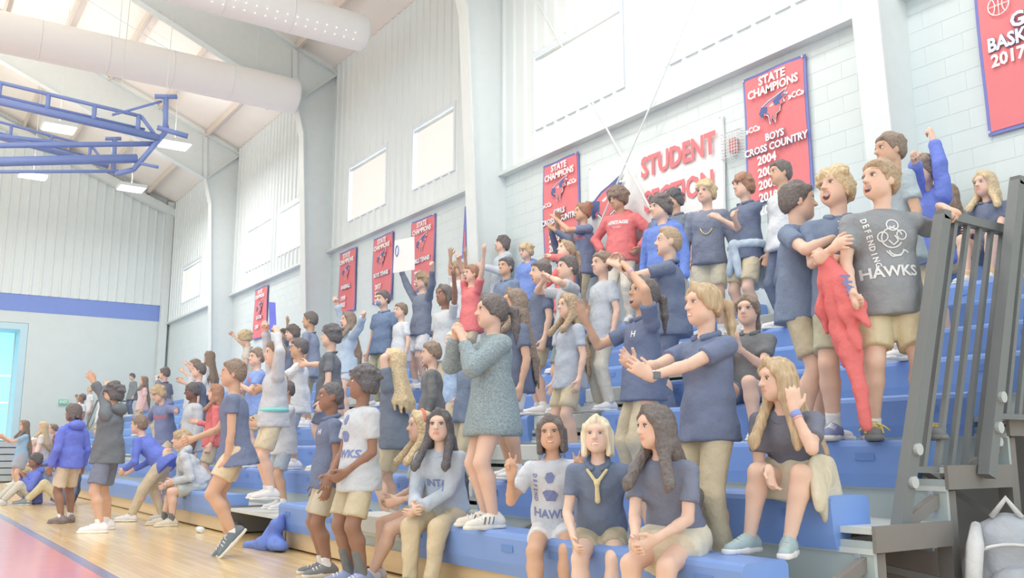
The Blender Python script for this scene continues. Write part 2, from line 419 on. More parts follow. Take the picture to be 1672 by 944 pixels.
    for sg in (1, -1):
        er = .058; ec = (sg * .15, .318, .535)
        v, f = blob_verts((0, 0, 0), 1, 14, 10) if lod < 2 else blob_verts((0, 0, 0), 1, 8, 6)
        v = v[:, [0, 2, 1]]
        cc = np.tile((.82, .82, .82), (len(v), 1)); cc[v[:, 1] > .72] = (.13, .10, .09); 
        v2 = v * [er * 1.15, er, er * (.78 if not smile else .6)] + np.array(ec)
        addm(chin + hs * (v2 @ np.stack([hl, hf, hu])), f, cc)
        lid = [(sg * .15 + .078 * math.cos(a), .335 + .035 * math.sin(a), .545 + .045 * math.sin(a)) for a in np.linspace(.25, math.pi - .25, 6)]
        b = MB(); b.tube([hp(*p) for p in lid], .012 * hs, 5); qd = np.array([f_ for f_ in b.f if len(f_) == 4]); addm(np.array([list(x) for x in b.v]), qd, hrc * .5)
        br = [(sg * (.06 + .05 * i), .375 - .012 * i * i * .5, .655 + .016 * math.sin(i * .9) + .03 * (mo > .5)) for i in range(5)]
        b = MB(); b.tube([hp(*p) for p in br], [.012 * hs, .018 * hs, .018 * hs, .015 * hs, .008 * hs], 5)
        qd = np.array([f_ for f_ in b.f if len(f_) == 4]); addm(np.array([list(x) for x in b.v]), qd, hrc * .75)
    body = np_mesh('body', np.concatenate(vs), np.concatenate(qs), mat('skin', None, .55, .3, attr=True, var=.05, vscale=14, bump=.15, bscale=120, bdist=.002), root, np.concatenate(cs))
    # ---------------- hair
    hm = mat('hair_' + hair, HAIR[hair], .5, .35, bump=1.0, bscale=55, var=.26, vscale=60, bdist=.012, stretch=(1, 1, .18) if style in ('long', 'bob', 'pony') else None)
    th = .035
    G = []
    def hairbase(t, back=.12):
        return [ell(hp(0, -.07, .65), np.array((.345 + t, .42 + t, .375 + t)) * hs, Rhead, k=.01), ell(hp(0, -.16, .42), np.array((.325 + t * .7, .33 + t * .6, .30)) * hs, Rhead, k=.03)]
    def face(y=.46, z=.30, rz=.46, rx=.42, k=.03): return [ell(hp(0, y, z), np.array((rx, .50, rz)) * hs, Rhead, k=k, sub=True), ell(hp(0, .1, .12), np.array((.5, .42, .30)) * hs, Rhead, k=.02, sub=True)]
    def tufts(n, r, spread=1.0, zmin=.55, yr=(-.5, .35), off=.05):
        o = []
        for i in range(n):
            a = rnd.uniform(0, 6.283); e = rnd.uniform(.0, 1.35) * spread
            x, y, z = math.sin(e) * math.cos(a), math.sin(e) * math.sin(a), math.cos(e)
            p = (x * (.34 + off), -.07 + y * (.42 + off), .65 + z * (.375 + off))
            if p[2] < zmin or p[1] > yr[1]: continue
            o.append(ell(hp(*p), np.array((r, r * rnd.uniform(.8, 1.5), r * .8)) * hs * rnd.uniform(.8, 1.2), Rhead, k=.012))
        return o
    hn = None
    if style == 'short':
        G = hairbase(.04) + tufts(16, .09, 1.0, .55, (-.5, .3), .0) + face(.48, .30, .47) + [cone(hp(-.2, .27, .83), .06 * hs, hp(.2, .29, .85), .055 * hs, k=.03)]
    elif style == 'buzz':
        G = hairbase(.018) + face(.50, .30, .50)
    elif style == 'flattop':
        G = hairbase(.015) + face(.50, .30, .50) + [ell(hp(0, .03, .95), np.array((.22, .34, .14)) * hs, Rhead, k=.03)]
    elif style in ('mop', 'curly', 'afro'):
        t = {'mop': .055, 'curly': .07, 'afro': .16}[style]; nn = {'mop': 26, 'curly': 60, 'afro': 70}[style]; r = {'mop': .11, 'curly': .085, 'afro': .12}[style]
        G = hairbase(t) + face(.50 if style != 'mop' else .53, .25, .44, .40) + tufts(nn, r, 1.15, .42 if style != 'mop' else .5, (-.6, .38), t)
        for i in range(7 if style != 'mop' else 9):
            x = -.27 + .54 * i / (6 if style != 'mop' else 8)
            G.append(cone(hp(x, .26 - abs(x) * .3, .92), .07 * hs, hp(x + rnd.uniform(-.06, .06), .37 - abs(x) * .35, .72 - rnd.uniform(0, .07)), .035 * hs, k=.02))
        if style != 'afro':
            for i in range(10):
                a = math.pi * (.95 + 1.1 * i / 9); G.append(cone(hp(.36 * math.cos(a), -.1 + .38 * math.sin(a), .45), .07 * hs, hp(.34 * math.cos(a), -.1 + .38 * math.sin(a), .25 + rnd.uniform(-.05, .04)), .04 * hs, k=.02))
    elif style in ('long', 'bob', 'pony', 'braids', 'bun'):
        G = hairbase(.04) + face(.50, .33, .50, .40)
        for sg in (1, -1):
            G.append(cone(hp(sg * .03, .22, 1.0), .05 * hs, hp(sg * .30, .22, .72), .06 * hs, k=.03)); G.append(cone(hp(sg * .30, .22, .72), .06 * hs, hp(sg * .345, .02, .42), .06 * hs, k=.03))
        if style == 'long':
            n = 15; Lh = hairlen * H
            for i in range(n):
                a = math.pi * (-.15 + 1.30 * i / (n - 1)); x = -.36 * math.cos(a); y = -.05 - .36 * math.sin(a)
                p0 = hp(x, y, .5); p1 = hp(x * 1.08, y * .95 - .03, .05)
                rr = rnd.uniform(.85, 1.1); fwd = .088 * H if y > -.03 else -.095 * H * min(1, abs(y) / .25)
                ff = fwd > 0; dn = V3(0, 0, 1) if ff else U; LL = Lh * (.13 if ff else 1)
                p2 = nb + Ls * ((x / .36) * .085 * H) + Fs * (fwd + (.02 * H if ff and lean > 8 else 0)) - dn * ((.02 if ff else .06) * H + .45 * LL * rr)
                p3 = p2 - unit(dn + V3(0, 0, .3) + Ls * rnd.uniform(-.12, .12)) * LL * .5 * rr + Fs * (.012 * H if ff else -.01 * H)
                G += [cone(p0, .09 * hs, p1, .10 * hs, k=.02), cone(p1, .10 * hs, p2, .10 * hs, k=.03), cone(p2, .10 * hs, p3, .045 * hs, k=.02)]
        elif style == 'bob':
            for i in range(13):
                a = math.pi * (-.14 + 1.28 * i / 12); x = -.37 * math.cos(a); y = -.05 - .37 * math.sin(a)
                G.append(cone(hp(x, y, .55), .09 * hs, hp(x * 1.05, y, .0 + rnd.uniform(-.06, .03)), .08 * hs, k=.02))
        elif style == 'pony':
            p = hp(0, -.48, .62); p1 = p - hf * .25 * hs - hu * .1 * hs; p2 = p1 - V3(0, 0, .5 * hs) - hf * .05 * hs; p3 = p2 - V3(0, 0, .55 * hs)
            G += [cone(p, .10 * hs, p1, .13 * hs, k=.02), cone(p1, .13 * hs, p2, .13 * hs, k=.02), cone(p2, .12 * hs, p3, .03 * hs, k=.02)]
        elif style == 'bun':
            G += [ell(hp(0, -.42, .95), np.array((.2, .2, .19)) * hs, Rhead, k=.02)] + [ell(hp(rnd.uniform(-.15, .15), -.42 + rnd.uniform(-.15, .15), .95 + rnd.uniform(-.15, .15)), np.array((.1, .1, .1)) * hs, Rhead, k=.01) for _ in range(14)]
        elif style == 'braids':
            for i in range(16):
                a = math.pi * (-.1 + 1.2 * i / 15); x = -.37 * math.cos(a); y = -.05 - .38 * math.sin(a); e = rnd.uniform(-.02, .25)
                G.append(cone(hp(x, y, .6), .055 * hs, hp(x * 1.1, y * 1.08, e), .045 * hs, k=.006))
    wv = rnd.uniform(0, 6)
    def hnoise(X, Y, Z):
        if style in ('long', 'bob', 'pony'):
            return (np.sin(X * F32(150) + np.sin(Z * F32(14)) * 2 + wv) * np.sin(Y * F32(140) + np.sin(Z * F32(11) + 1) * 2)) * F32(.0035) + Z * 0
        return np.sin(X * F32(190) + wv + Z * F32(40)) * np.sin(Y * F32(170) - Z * F32(60)) * F32(.003) + Z * 0
    if style != 'bald' and G: sub('hair', G, (.0090, .0140, .020)[lod], hm, root, hnoise if lod < 2 else None)
    # ---------------- trousers, shorts, skirt
    bk, bc = bottom[0], bottom[1]
    if bk:
        B = []; bm_ = cloth(bc); wz = pel + U * (.052 if top[0] in ('tank',) else .03) * H
        wcut = [(wz, U)]
        B.append(ell(pel + U * .0 * H, (.067 * H, .094 * H * bw, .08 * H), np.stack([Fp, Lp, U]), k=.02, cuts=wcut))
        if bk in ('shorts', 'briefs', 'pants'):
            for hpj, kn, an, sg in ((hpL, kL, aL, 1), (hpR, kR, aR, -1)):
                if bk == 'pants':
                    B += [cone(hpj, .058 * H * bw, kn, .044 * H, k=.025)]
                    e = an + (kn - an) * .03
                    B += [cone(kn, .045 * H, e, .034 * H, k=.03, cuts=[(e, unit(an - kn))])]
                else:
                    fr = (bottom[2] if len(bottom) > 2 else .82)
                    e = hpj + (kn - hpj) * fr; d = unit(kn - hpj)
                    B += [cone(hpj, .058 * H * bw, e + d * .05, .057 * H * bw, k=.025, cuts=[(e, d)])]
        elif bk == 'skirt':
            fr = (bottom[2] if len(bottom) > 2 else .6)
            for hpj, kn in ((hpL, kL), (hpR, kR), ((hpL + hpR) / 2, (kL + kR) / 2)):
                e = hpj + (kn - hpj) * fr; d = unit(kn - hpj)
                B += [cone(hpj, .075 * H * bw, e + d * .06, .085 * H * bw, k=.06, cuts=[(e, d)])]
        sub({'shorts': 'shorts', 'briefs': 'shorts', 'pants': 'trousers', 'skirt': 'skirt'}[bk], B, hc, bm_, root, folds(seed, .0050, 20, 16) if lod < 2 else None)
    # ---------------- top
    tk, tcol = top[0], top[1]
    tm = cloth(tcol) if not (tk == 'coat' and lod == 0) else mat('speckled_fleece', tcol, .95, .1, bump=1.0, bscale=90, var=.28, vscale=75, bdist=.01)
    thick = {'polo': .011, 'tee': .012, 'hoodie': .020, 'sweat': .018, 'long': .012, 'tank': .008, 'coat': .026, 'dress': .011}[tk] * (H / 1.6)
    T = []
    hem = pel - U * ({'polo': .066, 'tee': .088, 'hoodie': .06, 'sweat': .06, 'long': .06, 'tank': .04, 'coat': .13, 'dress': .085}[tk] * H)
    if abs(kL[2] - hpL[2]) < .12 * H and abs(kR[2] - hpR[2]) < .12 * H and tk not in ('coat',): hem = pel - U * .0 * H      # seated
    hcut = [(hem, -U)]
    fl2 = (Fs, .75)
    hr = (.116 if tk not in ('dress', 'coat') else .132) * H * bw
    T += [cone(pel - U * .10 * H, hr + thick * .7, pel + U * .06 * H, (.094 if tk != 'dress' else .078) * H * bw + thick, k=.03, cuts=hcut, flat=(Fp, .92))]
    T += [cone(pel + U * .05 * H, .089 * H * bw + thick, ch, .093 * H * bw + thick, k=.04, flat=fl2)]
    T += [ell(ch + U * .012 * H, (.066 * H + thick, .092 * H * bw + thick, .096 * H + thick * .5), np.stack([Fs, Ls, U]), k=.03)]
    ncut = [(nb + U * .006 * H, U)]
    for sh, e, w in ((shL, eL, wL), (shR, eR, wR)):
        T += [cone(nb - U * .026 * H, .031 * H + thick * .5, sh, .029 * H + thick * .9, k=.02, cuts=ncut)]
        if tk == 'tank': continue
        if tk in ('polo', 'tee', 'dress'):
            fr = {'polo': .60, 'tee': .66, 'dress': .42}[tk]; en = sh + (e - sh) * fr; d = unit(e - sh)
            T += [cone(sh, .029 * H + thick * .8, en + d * .04, .031 * H + thick * .9, k=.014, cuts=[(en, d)])]
        else:
            T += [cone(sh, .030 * H + thick, e, .0245 * H + thick, k=.015)]
            en = e + (w - e) * .93; d = unit(w - e)
            T += [cone(e, .024 * H + thick, en + d * .03, .018 * H + thick * .8, k=.012, cuts=[(en, d)])]
            if tk in ('hoodie', 'sweat'): T += [ell(e + (w - e) * .80, np.full(3, .022 * H + thick * .9), k=.012)]
    shirt = sub({'polo': 'polo_shirt', 'tee': 't_shirt', 'hoodie': 'hoodie', 'sweat': 'sweatshirt', 'long': 'long_sleeved_shirt', 'tank': 'tank_top', 'coat': 'coat', 'dress': 'flared_blouse'}[tk], T, hc, tm, root,
                folds(seed + 50, (.0062 if tk in ('hoodie', 'sweat') else .0050), 16, 22) if lod < 2 else None)
    if tk == 'hoodie':
        c0 = nb - Fs * .055 * H + U * .012 * H
        sub('hood', [ell(c0, (.05 * H, .078 * H, .045 * H), np.stack([unit(Fs + U * .3), Ls, unit(U - Fs * .3)]), k=.02),
                     cone(nb + Ls * .055 * H, .022 * H, nb + Fs * .045 * H - U * .03 * H, .016 * H, k=.02), cone(nb - Ls * .055 * H, .022 * H, nb + Fs * .045 * H - U * .03 * H, .016 * H, k=.02),
                     cone(nb + Ls * .055 * H, .024 * H, c0, .04 * H, k=.02), cone(nb - Ls * .055 * H, .024 * H, c0, .04 * H, k=.02)], hc, tm, shirt)
    elif tk == 'polo' and lod < 2:
        ring = []
        for i in range(12):
            a = 2 * math.pi * i / 12; a2 = 2 * math.pi * (i + 1) / 12
            pp = [nb + U * (.008 - .012 * math.cos(b)) * H + Fs * (.046 * H * math.cos(b)) + Ls * (.044 * H * math.sin(b)) for b in (a, a2)]
            if i in (0, 11): continue
            ring.append(cone(pp[0], .0115 * H, pp[1], .0115 * H, k=.006))
        sub('collar', ring, h * .9, tm, shirt)
    elif tk in ('tee', 'sweat') and lod < 2:
        b = MB(); b.tube([nb + U * (-.001 - .014 * math.cos(a)) * H + Fs * (.046 * H * math.cos(a)) + Ls * (.045 * H * math.sin(a)) for a in np.linspace(0, 2 * math.pi, 20)[:-1]], .007 * H, 6, True)
        b.build('neckband', tm, shirt, True)
    # ---------------- socks and shoes
    if not no_feet and shoes:
        for (g, Rf), an, kn in ((fd[0], aL, kL), (fd[1], aR, kR)):
            d, l, up = Rf[:, 0], Rf[:, 1], Rf[:, 2]; FL = .155 * H
            if socks:
                tpn = an + unit(kn - an) * sock_h * H
                rt = .029 * H if sock_h > .08 else .027 * H
                sub('sock', [cone(an - up * .02 * H, .026 * H, tpn + unit(kn - an) * .03, rt, cuts=[(tpn, unit(kn - an))], k=.01)], hc * .9, cloth(socks), root)
            heel = g - d * .028 * H; toe = g + d * (FL - .04 * H)
            bot = [(g + up * .018, -up)]
            up_ = [cone(heel + up * .026 * H, .026 * H, g + d * .03 * H + up * .028 * H, .027 * H, k=.02, cuts=bot), cone(g + d * .03 * H + up * .028 * H, .028 * H, toe + up * .016 * H, .022 * H, k=.02, cuts=bot),
                   cone(heel + up * .03 * H, .024 * H, heel + up * .05 * H + d * .012 * H, .022 * H, k=.02), cone(an + d * .01 * H, .024 * H, g + d * .035 * H + up * .042 * H, .017 * H, k=.02)]
            so = sub('shoe', up_, hsh, mat('shoe_%d_%d_%d' % tuple(shoes[0]), shoes[0], .6, .3, bump=.2, bscale=90), root)
            sc = [(g + up * .026, up), (g, -up)]
            sub('sole', [cone(heel + up * .012, .030 * H, g + d * .04 * H + up * .012, .028 * H, k=.02, cuts=sc), cone(g + d * .04 * H + up * .012, .029 * H, toe + d * .004 * H + up * .012, .0265 * H, k=.02, cuts=sc)], hsh,
                mat('sole_%d_%d_%d' % tuple(shoes[1]), shoes[1], .7, .2, var=.03), so)
            if lod == 0:
                b = MB()
                for i in range(4):
                    c = g + d * (.03 + .018 * i) * H + up * (.060 - .0055 * i) * H
                    b.tube([c + l * .018 * H - up * .008 * H, c + up * .004 * H, c - l * .018 * H - up * .008 * H], .0032 * H, 5)
                b.build('laces', cloth(shoes[2] if len(shoes) > 2 else (240, 240, 240)), so, True)
    if mask:
        sub('face_mask', [E((0, .22, .24), (.24, .25, .21), .02), ell(hp(0, -.2, .3), np.array((.5, .35, .6)) * hs, Rhead, k=.01, sub=True)], h * .9, cloth(mask), root)
    if glasses:
        b = MB()
        for sg in (1, -1):
            b.tube([hp(sg * .15 + .1 * math.cos(a), .43 - .03 * abs(math.cos(a)), .53 + .075 * math.sin(a)) for a in np.linspace(0, 6.283, 13)[:-1]], .012 * hs, 6, True)
            b.tube([hp(sg * .25, .40, .55), hp(sg * .34, .1, .54), hp(sg * .35, -.08, .52)], .011 * hs, 6)
        b.tube([hp(-.05, .43, .54), hp(.05, .43, .54)], .011 * hs, 6); b.build('glasses', mat('black_plastic', (70, 72, 76), .4), root, True)
    J = dict(root=root, nb=nb, ch=ch, U=U, Fs=Fs, Ls=Ls, pel=pel, wL=wL, wR=wR, eL=eL, eR=eR, hp=hp, hs=hs, H=H, shirt=shirt, thick=thick, kL=kL, kR=kR, aL=aL, aR=aR, shL=shL, shR=shR, body=body, hl=hl, hf=hf, hu=hu, Lp=Lp, Fp=Fp)
    if extra: extra(J)
    return J
# ------------------------------------------------------------------ the gym
M_WALL = mat('painted_block', (218, 230, 231), .7, .2, bump=.12, bscale=40, var=.02, vscale=2)
M_SID = mat('white_siding', (230, 240, 242), .45, .35, var=.02, vscale=1)
M_BAND = mat('blue_band', (118, 146, 226), .6, .2, var=.02)
M_STEEL = mat('white_steel', (226, 234, 234), .5, .3, var=.02)
M_ROOF = mat('roof_insulation', (252, 245, 238), .7, .15, bump=.2, bscale=3, var=.03, vscale=.8, bdist=.03)
M_PURL = mat('purlin_cream', (222, 208, 196), .6, .2, var=.03)
M_DUCT = mat('white_duct', (255, 255, 255), .5, .25, var=.01)
M_BLUE = mat('blue_plastic', (106, 148, 226), .38, .4, var=.05, vscale=1.5, bump=.08, bscale=120)
M_DECK = mat('grey_deck', (205, 212, 210), .5, .3, var=.05, vscale=3)
M_RISER = mat('galvanised_riser', (172, 186, 187), .45, .4, var=.05, vscale=2)
M_FRAME = mat('grey_understructure', (118, 113, 109), .6, .25, var=.04)
M_RAIL = mat('charcoal_rail', (100, 106, 108), .5, .35, var=.03)
M_WOODK = mat('varnished_kickboard', (232, 200, 150), .4, .3, var=.08, vscale=3, stretch=(1, .2, 4))
M_BOLT = mat('zinc_bolt', (200, 206, 208), .3, .5, .5, var=0)
M_RED = mat('banner_red', (232, 116, 122), .7, .15, bump=.15, bscale=4, var=.03, vscale=3, bdist=.02)
M_BEDGE = mat('banner_blue', (112, 120, 196), .7, .15, var=.03)
M_WHITE = mat('white_print', (250, 250, 250), .7, .15, var=0)
M_NAVY = mat('navy_print', (74, 92, 150), .7, .15, var=0)
XW = 8.5; YE = 36.0; ZS = 5.62
def struct(o, label, cat): return tag(o, label, cat, kind='structure')
# floor
def floor_mat():
    m = mat('maple_floor', (236, 208, 158), .22, .5, var=0); nt = m.node_tree; b = nt.nodes['Principled BSDF']
    tc = nt.nodes.new('ShaderNodeTexCoord'); br = nt.nodes.new('ShaderNodeTexBrick')
    mp = nt.nodes.new('ShaderNodeMapping'); mp.inputs['Rotation'].default_value = (0, 0, math.radians(90))
    nt.links.new(tc.outputs['Object'], mp.inputs[0]); nt.links.new(mp.outputs[0], br.inputs['Vector'])
    br.inputs['Scale'].default_value = 1; br.inputs['Brick Width'].default_value = 1.1; br.inputs['Row Height'].default_value = .057; br.inputs['Mortar Size'].default_value = .0012
    br.inputs['Color1'].default_value = srgb(240, 214, 164); br.inputs['Color2'].default_value = srgb(226, 194, 138); br.inputs['Mortar'].default_value = srgb(196, 164, 116)
    nt.links.new(br.outputs['Color'], b.inputs['Base Color'])
    n = nt.nodes.new('ShaderNodeTexNoise'); n.inputs['Scale'].default_value = 2.5; nt.links.new(tc.outputs['Object'], n.inputs['Vector'])
    bp = nt.nodes.new('ShaderNodeBump'); bp.inputs['Strength'].default_value = .12; bp.inputs['Distance'].default_value = .02
    nt.links.new(n.outputs['Fac'], bp.inputs['Height']); nt.links.new(bp.outputs[0], b.inputs['Normal'])
    b.inputs['Coat Weight'].default_value = .3; b.inputs['Coat Roughness'].default_value = .12
    return m
fl = struct(MB().box(-22, 9, -6, 40, -.1, 0).build('floor', floor_mat()), 'glossy pale maple basketball court floor', 'floor')
MB().box(-1.2, 1.40, -4, YE - 5, .000, .002).build('painted_area', mat('red_paint', (226, 140, 150), .16, .5, var=.03), fl)
MB().box(1.40, 1.50, -4, YE - 2, .000, .0025).build('court_line', mat('navy_line', (120, 126, 168), .2, .5, var=0), fl)
MB().box(.55, .63, -4, YE - 5, .000, .003).build('court_line', mat('cream_line', (244, 232, 214), .2, .5, var=0), fl)
MB().box(3.9, 8.4, 1.5, 31, .000, .003).build('painted_shade_under_stands', mat('shadow_boards', (188, 158, 140), .4, .3, var=.06, vscale=2), fl)  # shade below the stands painted as a darker floor strip
# right wall of painted block
wr = struct(MB().box(XW, XW + .25, -2, YE, 0, 10.6).build('wall_right', M_WALL), 'pale painted block wall behind the stands', 'wall')
bl = MB().box(0, .016, .0015, .3985, .003, .197).build('block', M_WALL, wr, loc=(XW - .003, 3.2, 2.0))
cells = []
for j in range(9, 28):
    for i in range(-1, 82):
        y = 3.0 + .4 * i + (.2 if j % 2 else 0); z = .2 * j
        if z + .2 > ZS or y + .4 > YE: continue
        cells.append((y, z))
cells.sort(key=lambda c: c[0] + (.6 * abs(c[1] - 4)))
first = True
for (y, z) in cells[:300]:
    if first: bl.location = (XW - .003, y, z); first = False
    else: share('block', bl, wr, (XW - .003, y, z))
mb = MB()
for (y, z) in cells[300:]: mb.box(XW - .003, XW + .004, y + .0015, y + .3985, z + .003, z + .197)
tag(mb.build('block_courses', M_WALL, wr), kind='stuff')
# ribbed siding sheets
def siding(name, a0, a1, z0, z1, parent, axis='y', at=XW - .07, pitch=.305):
    mb = MB(); n = max(1, round((a1 - a0) / pitch)); p = (a1 - a0) / n; pr = []
    for i in range(n):
        s = a0 + i * p
        pr += [(s, 0), (s + p * .62, 0), (s + p * .70, -.035), (s + p * .86, -.035), (s + p * .94, 0)]
    pr.append((a1, 0))
    v = []; f = []
    for (s, d) in pr:
        for z in (z0, z1): v.append((at + d, s, z) if axis == 'y' else (s, at + d, z))
    for i in range(len(pr) - 1): f.append((2 * i, 2 * i + 1, 2 * i + 3, 2 * i + 2) if axis == 'y' else (2 * i, 2 * i + 2, 2 * i + 3, 2 * i + 1))
    mb.poly(v, f); return mb.build(name, M_SID, parent)
WINS = [(6.3, 8.72), (9.56, 11.88), (14.4, 16.17), (17.3, 19.35), (21.7, 24.0), (24.5, 26.7), (31.5, 33.9)]
ZW0, ZW1 = 6.1, 7.48
cuts = sorted(set([-1.0] + [y for w_ in WINS for y in w_] + [YE]))
for a, b in zip(cuts[:-1], cuts[1:]):
    win = (a, b) in WINS; k = max(1, round((b - a) / 1.22))
    for i in range(k):
        s0 = a + (b - a) * i / k; s1 = a + (b - a) * (i + 1) / k
        if win: siding('siding_panel', s0, s1, ZS, ZW0, wr); siding('siding_panel', s0, s1, ZW1, 10.3, wr)
        else: siding('siding_panel', s0, s1, ZS, 10.3, wr)
lt = struct(MB().box(XW - .16, XW, -1, YE, ZS - .05, ZS + .015).build('trim_1', M_STEEL), 'white flashing ledge between block wall and siding', 'trim')
M_SHADE = mat('roller_shade', (250, 249, 246), .8, .1, var=.01, emit=.12)  # faint glow stands in for daylight coming through the fabric
M_GLOW = mat('daylit_glass', (214, 238, 255), .2, .3, var=0, emit=1.6)
M_WFR = mat('window_frame_blue', (226, 234, 244), .4, .4, var=0)
for n, (a, b) in enumerate(WINS):
    wn = struct(MB().box(XW - .10, XW - .04, a, a + .07, ZW0 + .03, ZW1 - .09).box(XW - .10, XW - .04, b - .07, b, ZW0 + .03, ZW1 - .09).box(XW - .10, XW - .04, a, b, ZW1 - .09, ZW1).box(XW - .10, XW - .04, a, b, ZW0, ZW0 + .03).build('window_%d' % (n + 1), M_WFR),
                'high clerestory window with drawn white shade, number %s from the near end' % ('one two three four five six seven'.split()[n]), 'window')
    MB().box(XW - .045, XW - .04, a + .05, b - .05, ZW0 + .02, ZW1 - .05).build('pane', M_GLOW, wn)
    MB().box(XW - .075, XW - .06, a + .08, b - .20, ZW0 + .03, ZW1 - .17).build('roller_shade', M_SHADE, wn)
    MB().tube([(XW - .075, a + .08, ZW1 - .15), (XW - .075, b - .12, ZW1 - .15)], .035, 10).build('shade_roller', M_STEEL, wn, True)
# frames: tapered columns and rafters
def roof_z(x): return 10.28 + .40 * (XW - x)
FR = [5.18, 12.82, 20.4, 28.0]
ORD = ['nearest', 'second', 'third', 'farthest']
for yi, y in enumerate(FR):
    e = empty('steel_frame', (0, 0, 0), 0, '%s white tapered steel column and rafter along the wall' % ORD[yi], 'steel frame', 'building frames'); e['kind'] = 'structure'
    prof = [(XW, 0), (8.02, 0), (7.86, 4), (7.62, 8.4), (7.42, 9.15), (8.46, 10.1), (XW, 10.2)]
    v = [(x, y + s, z) for s in (-.012, .012) for x, z in prof]; n = len(prof)
    MB().poly(v, [tuple(range(n)), tuple(range(n, 2 * n))[::-1]] + [(i, (i + 1) % n, n + (i + 1) % n, n + i) for i in range(n)]).build('column_web', M_STEEL, e)
    mb = MB()
    for (x0, z0), (x1, z1) in zip(prof[1:4], prof[2:5]): mb.bar((x0, y, z0), (x1, y, z1), .30, .025, (1, 0, 0))
    mb.build('column_flange', M_STEEL, e)
    MB().bar((7.42, y, 9.15), (8.48, y, 10.12), .30, .025).build('knee_plate', M_STEEL, e)
    rp = [(7.42, 9.15), (8.46, 10.1), (6.7, roof_z(6.7) - .22), (-6, roof_z(-6) - .22), (-6, roof_z(-6) - 1.0), (1.6, 11.62)]
    v = [(x, y + s, z) for s in (-.012, .012) for x, z in rp]; n = len(rp)
    MB().poly(v, [tuple(range(n)), tuple(range(n, 2 * n))[::-1]] + [(i, (i + 1) % n, n + (i + 1) % n, n + i) for i in range(n)]).build('rafter_web', M_STEEL, e)
    MB().bar((7.42, y, 9.15), (1.6, y, 11.62), .26, .025).bar((1.6, y, 11.62), (-6, y, roof_z(-6) - 1.0), .26, .025).build('lower_flange', M_STEEL, e)
    MB().bar((8.46, y, 10.12), (-6, y, roof_z(-6) - .22), .26, .025).build('upper_flange', M_STEEL, e)
    MB().bar((7.42, y - .05, 9.18), (7.35, y - .05, roof_z(7.35) - .25), .02, .12).build('stiffener', M_STEEL, e)
    if yi in (0, 1, 2):       # flange braces
        MB().bar((4.2, y, 10.6), (4.2, y + .95, roof_z(4.2) - .15), .06).bar((1.4, y, 11.7), (1.4, y + .95, roof_z(1.4) - .15), .06).build('flange_brace', M_STEEL, e)
# roof, purlins
ce = struct(MB().poly([(XW + .3, -2, roof_z(XW + .3)), (-6, -2, roof_z(-6)), (-6, YE, roof_z(-6)), (XW + .3, YE, roof_z(XW + .3)), (-20.5, -2, roof_z(XW)), (-20.5, YE, roof_z(XW))], [(0, 3, 2, 1), (1, 2, 5, 4)]).build('ceiling', M_ROOF), 'sloping cream insulated roof above the court', 'ceiling')
for i in range(10):
    x = 7.4 - 1.45 * i
    MB().bar((x, -2, roof_z(x) - .11), (x, YE, roof_z(x) - .11), .07, .2).build('purlin', M_PURL, ce)
for i in range(6):
    y = 8.9 + 3.8 * i
    MB().tube([(8.0, y, roof_z(8.0) - .2), (-6, y, roof_z(-6) - .2)], .012, 6).build('sag_rod', M_STEEL, ce)
for (a, b) in (((8.3, 5.5, 9.9), (8.3, 12.6, .9)), ((8.3, 12.4, 9.6), (8.3, 7.0, 1.0))):
    p = tag(MB().tube([a, b], .014, 6).build('brace_rod', M_STEEL), 'thin steel brace rod %s across the wall' % ('falling to the left' if a[1] < b[1] else 'falling to the right'), 'rod', kind='structure')
# far end wall
we = struct(MB().box(3.8, XW + .2, YE, YE + .25, 0, 11.2).box(-9, 3.8, YE, YE + .25, 5.29, 13.2).box(-9, 3.8, YE, YE + .25, 0, 1.22).build('wall_back', M_WALL), 'pale end wall of the gym with blue stripe', 'wall')
MB().box(-9, XW, YE - .02, YE, 5.70, 6.30).build('blue_stripe', M_BAND, we)
for i in range(14):
    s0 = XW - 1.25 * (i + 1); s1 = XW - 1.25 * i
    siding('siding_panel', s0, s1, 6.30, roof_z(max(s0, -6)) - .0, we, 'x', YE - .03)
mb = MB().bar((XW, YE - .25, roof_z(XW) - .45), (-6, YE - .25, roof_z(-6) - .45), .3, .28).build('trim_2', M_STEEL); struct(mb, 'white eave beam sloping along the end wall', 'trim')
struct(MB().box(XW - .35, XW - .1, YE - .3, YE - .05, 0, 10.3).build('trim_3', M_STEEL), 'white steel corner post at the end wall', 'trim')
# deep daylit window at the end wall
M_CYAN = mat('daylit_cyan_glass', (150, 222, 244), .1, .4, var=0, emit=.75)
M_REV = mat('daylight_tinted_reveal', (196, 232, 246), .6, .2, var=0)  # blue cast of the daylight put into the reveal's colour
wn = struct(MB().box(3.56, 3.79, YE + .002, YE + 1.4, 1.23, 5.28).box(-9, 3.56, YE + .002, YE + 1.4, 5.06, 5.28).build('window_8', M_REV), 'tall recessed daylit window at the end of the court', 'window')
for i in range(5):
    x1 = 3.55 - 1.25 * i
    for z0, z1 in ((1.2, 2.55), (2.6, 3.5), (3.55, 5.05)):
        MB().box(x1 - 1.2, x1 - .03, YE + 1.36, YE + 1.4, z0, z1).build('pane', M_CYAN, wn)
    MB().box(x1 - .03, x1 + .02, YE + 1.28, YE + 1.4, 1.2, 5.05).build('mullion', M_STEEL, wn)
ex = empty('exit_sign', (5.1, YE - .03, 2.5), 0, 'small green exit sign on the end wall', 'sign')
MB().box(-.15, .15, -.06, 0, 0, .17).build('housing', mat('exit_green', (112, 190, 160), .5, emit=.25, var=0), ex)
text_mesh('lettering', 'EXIT', .12, M_WHITE, ex, (0, -.066, .085), (1, 0, 0), (0, 0, 1), bold=.006, depth=.002)
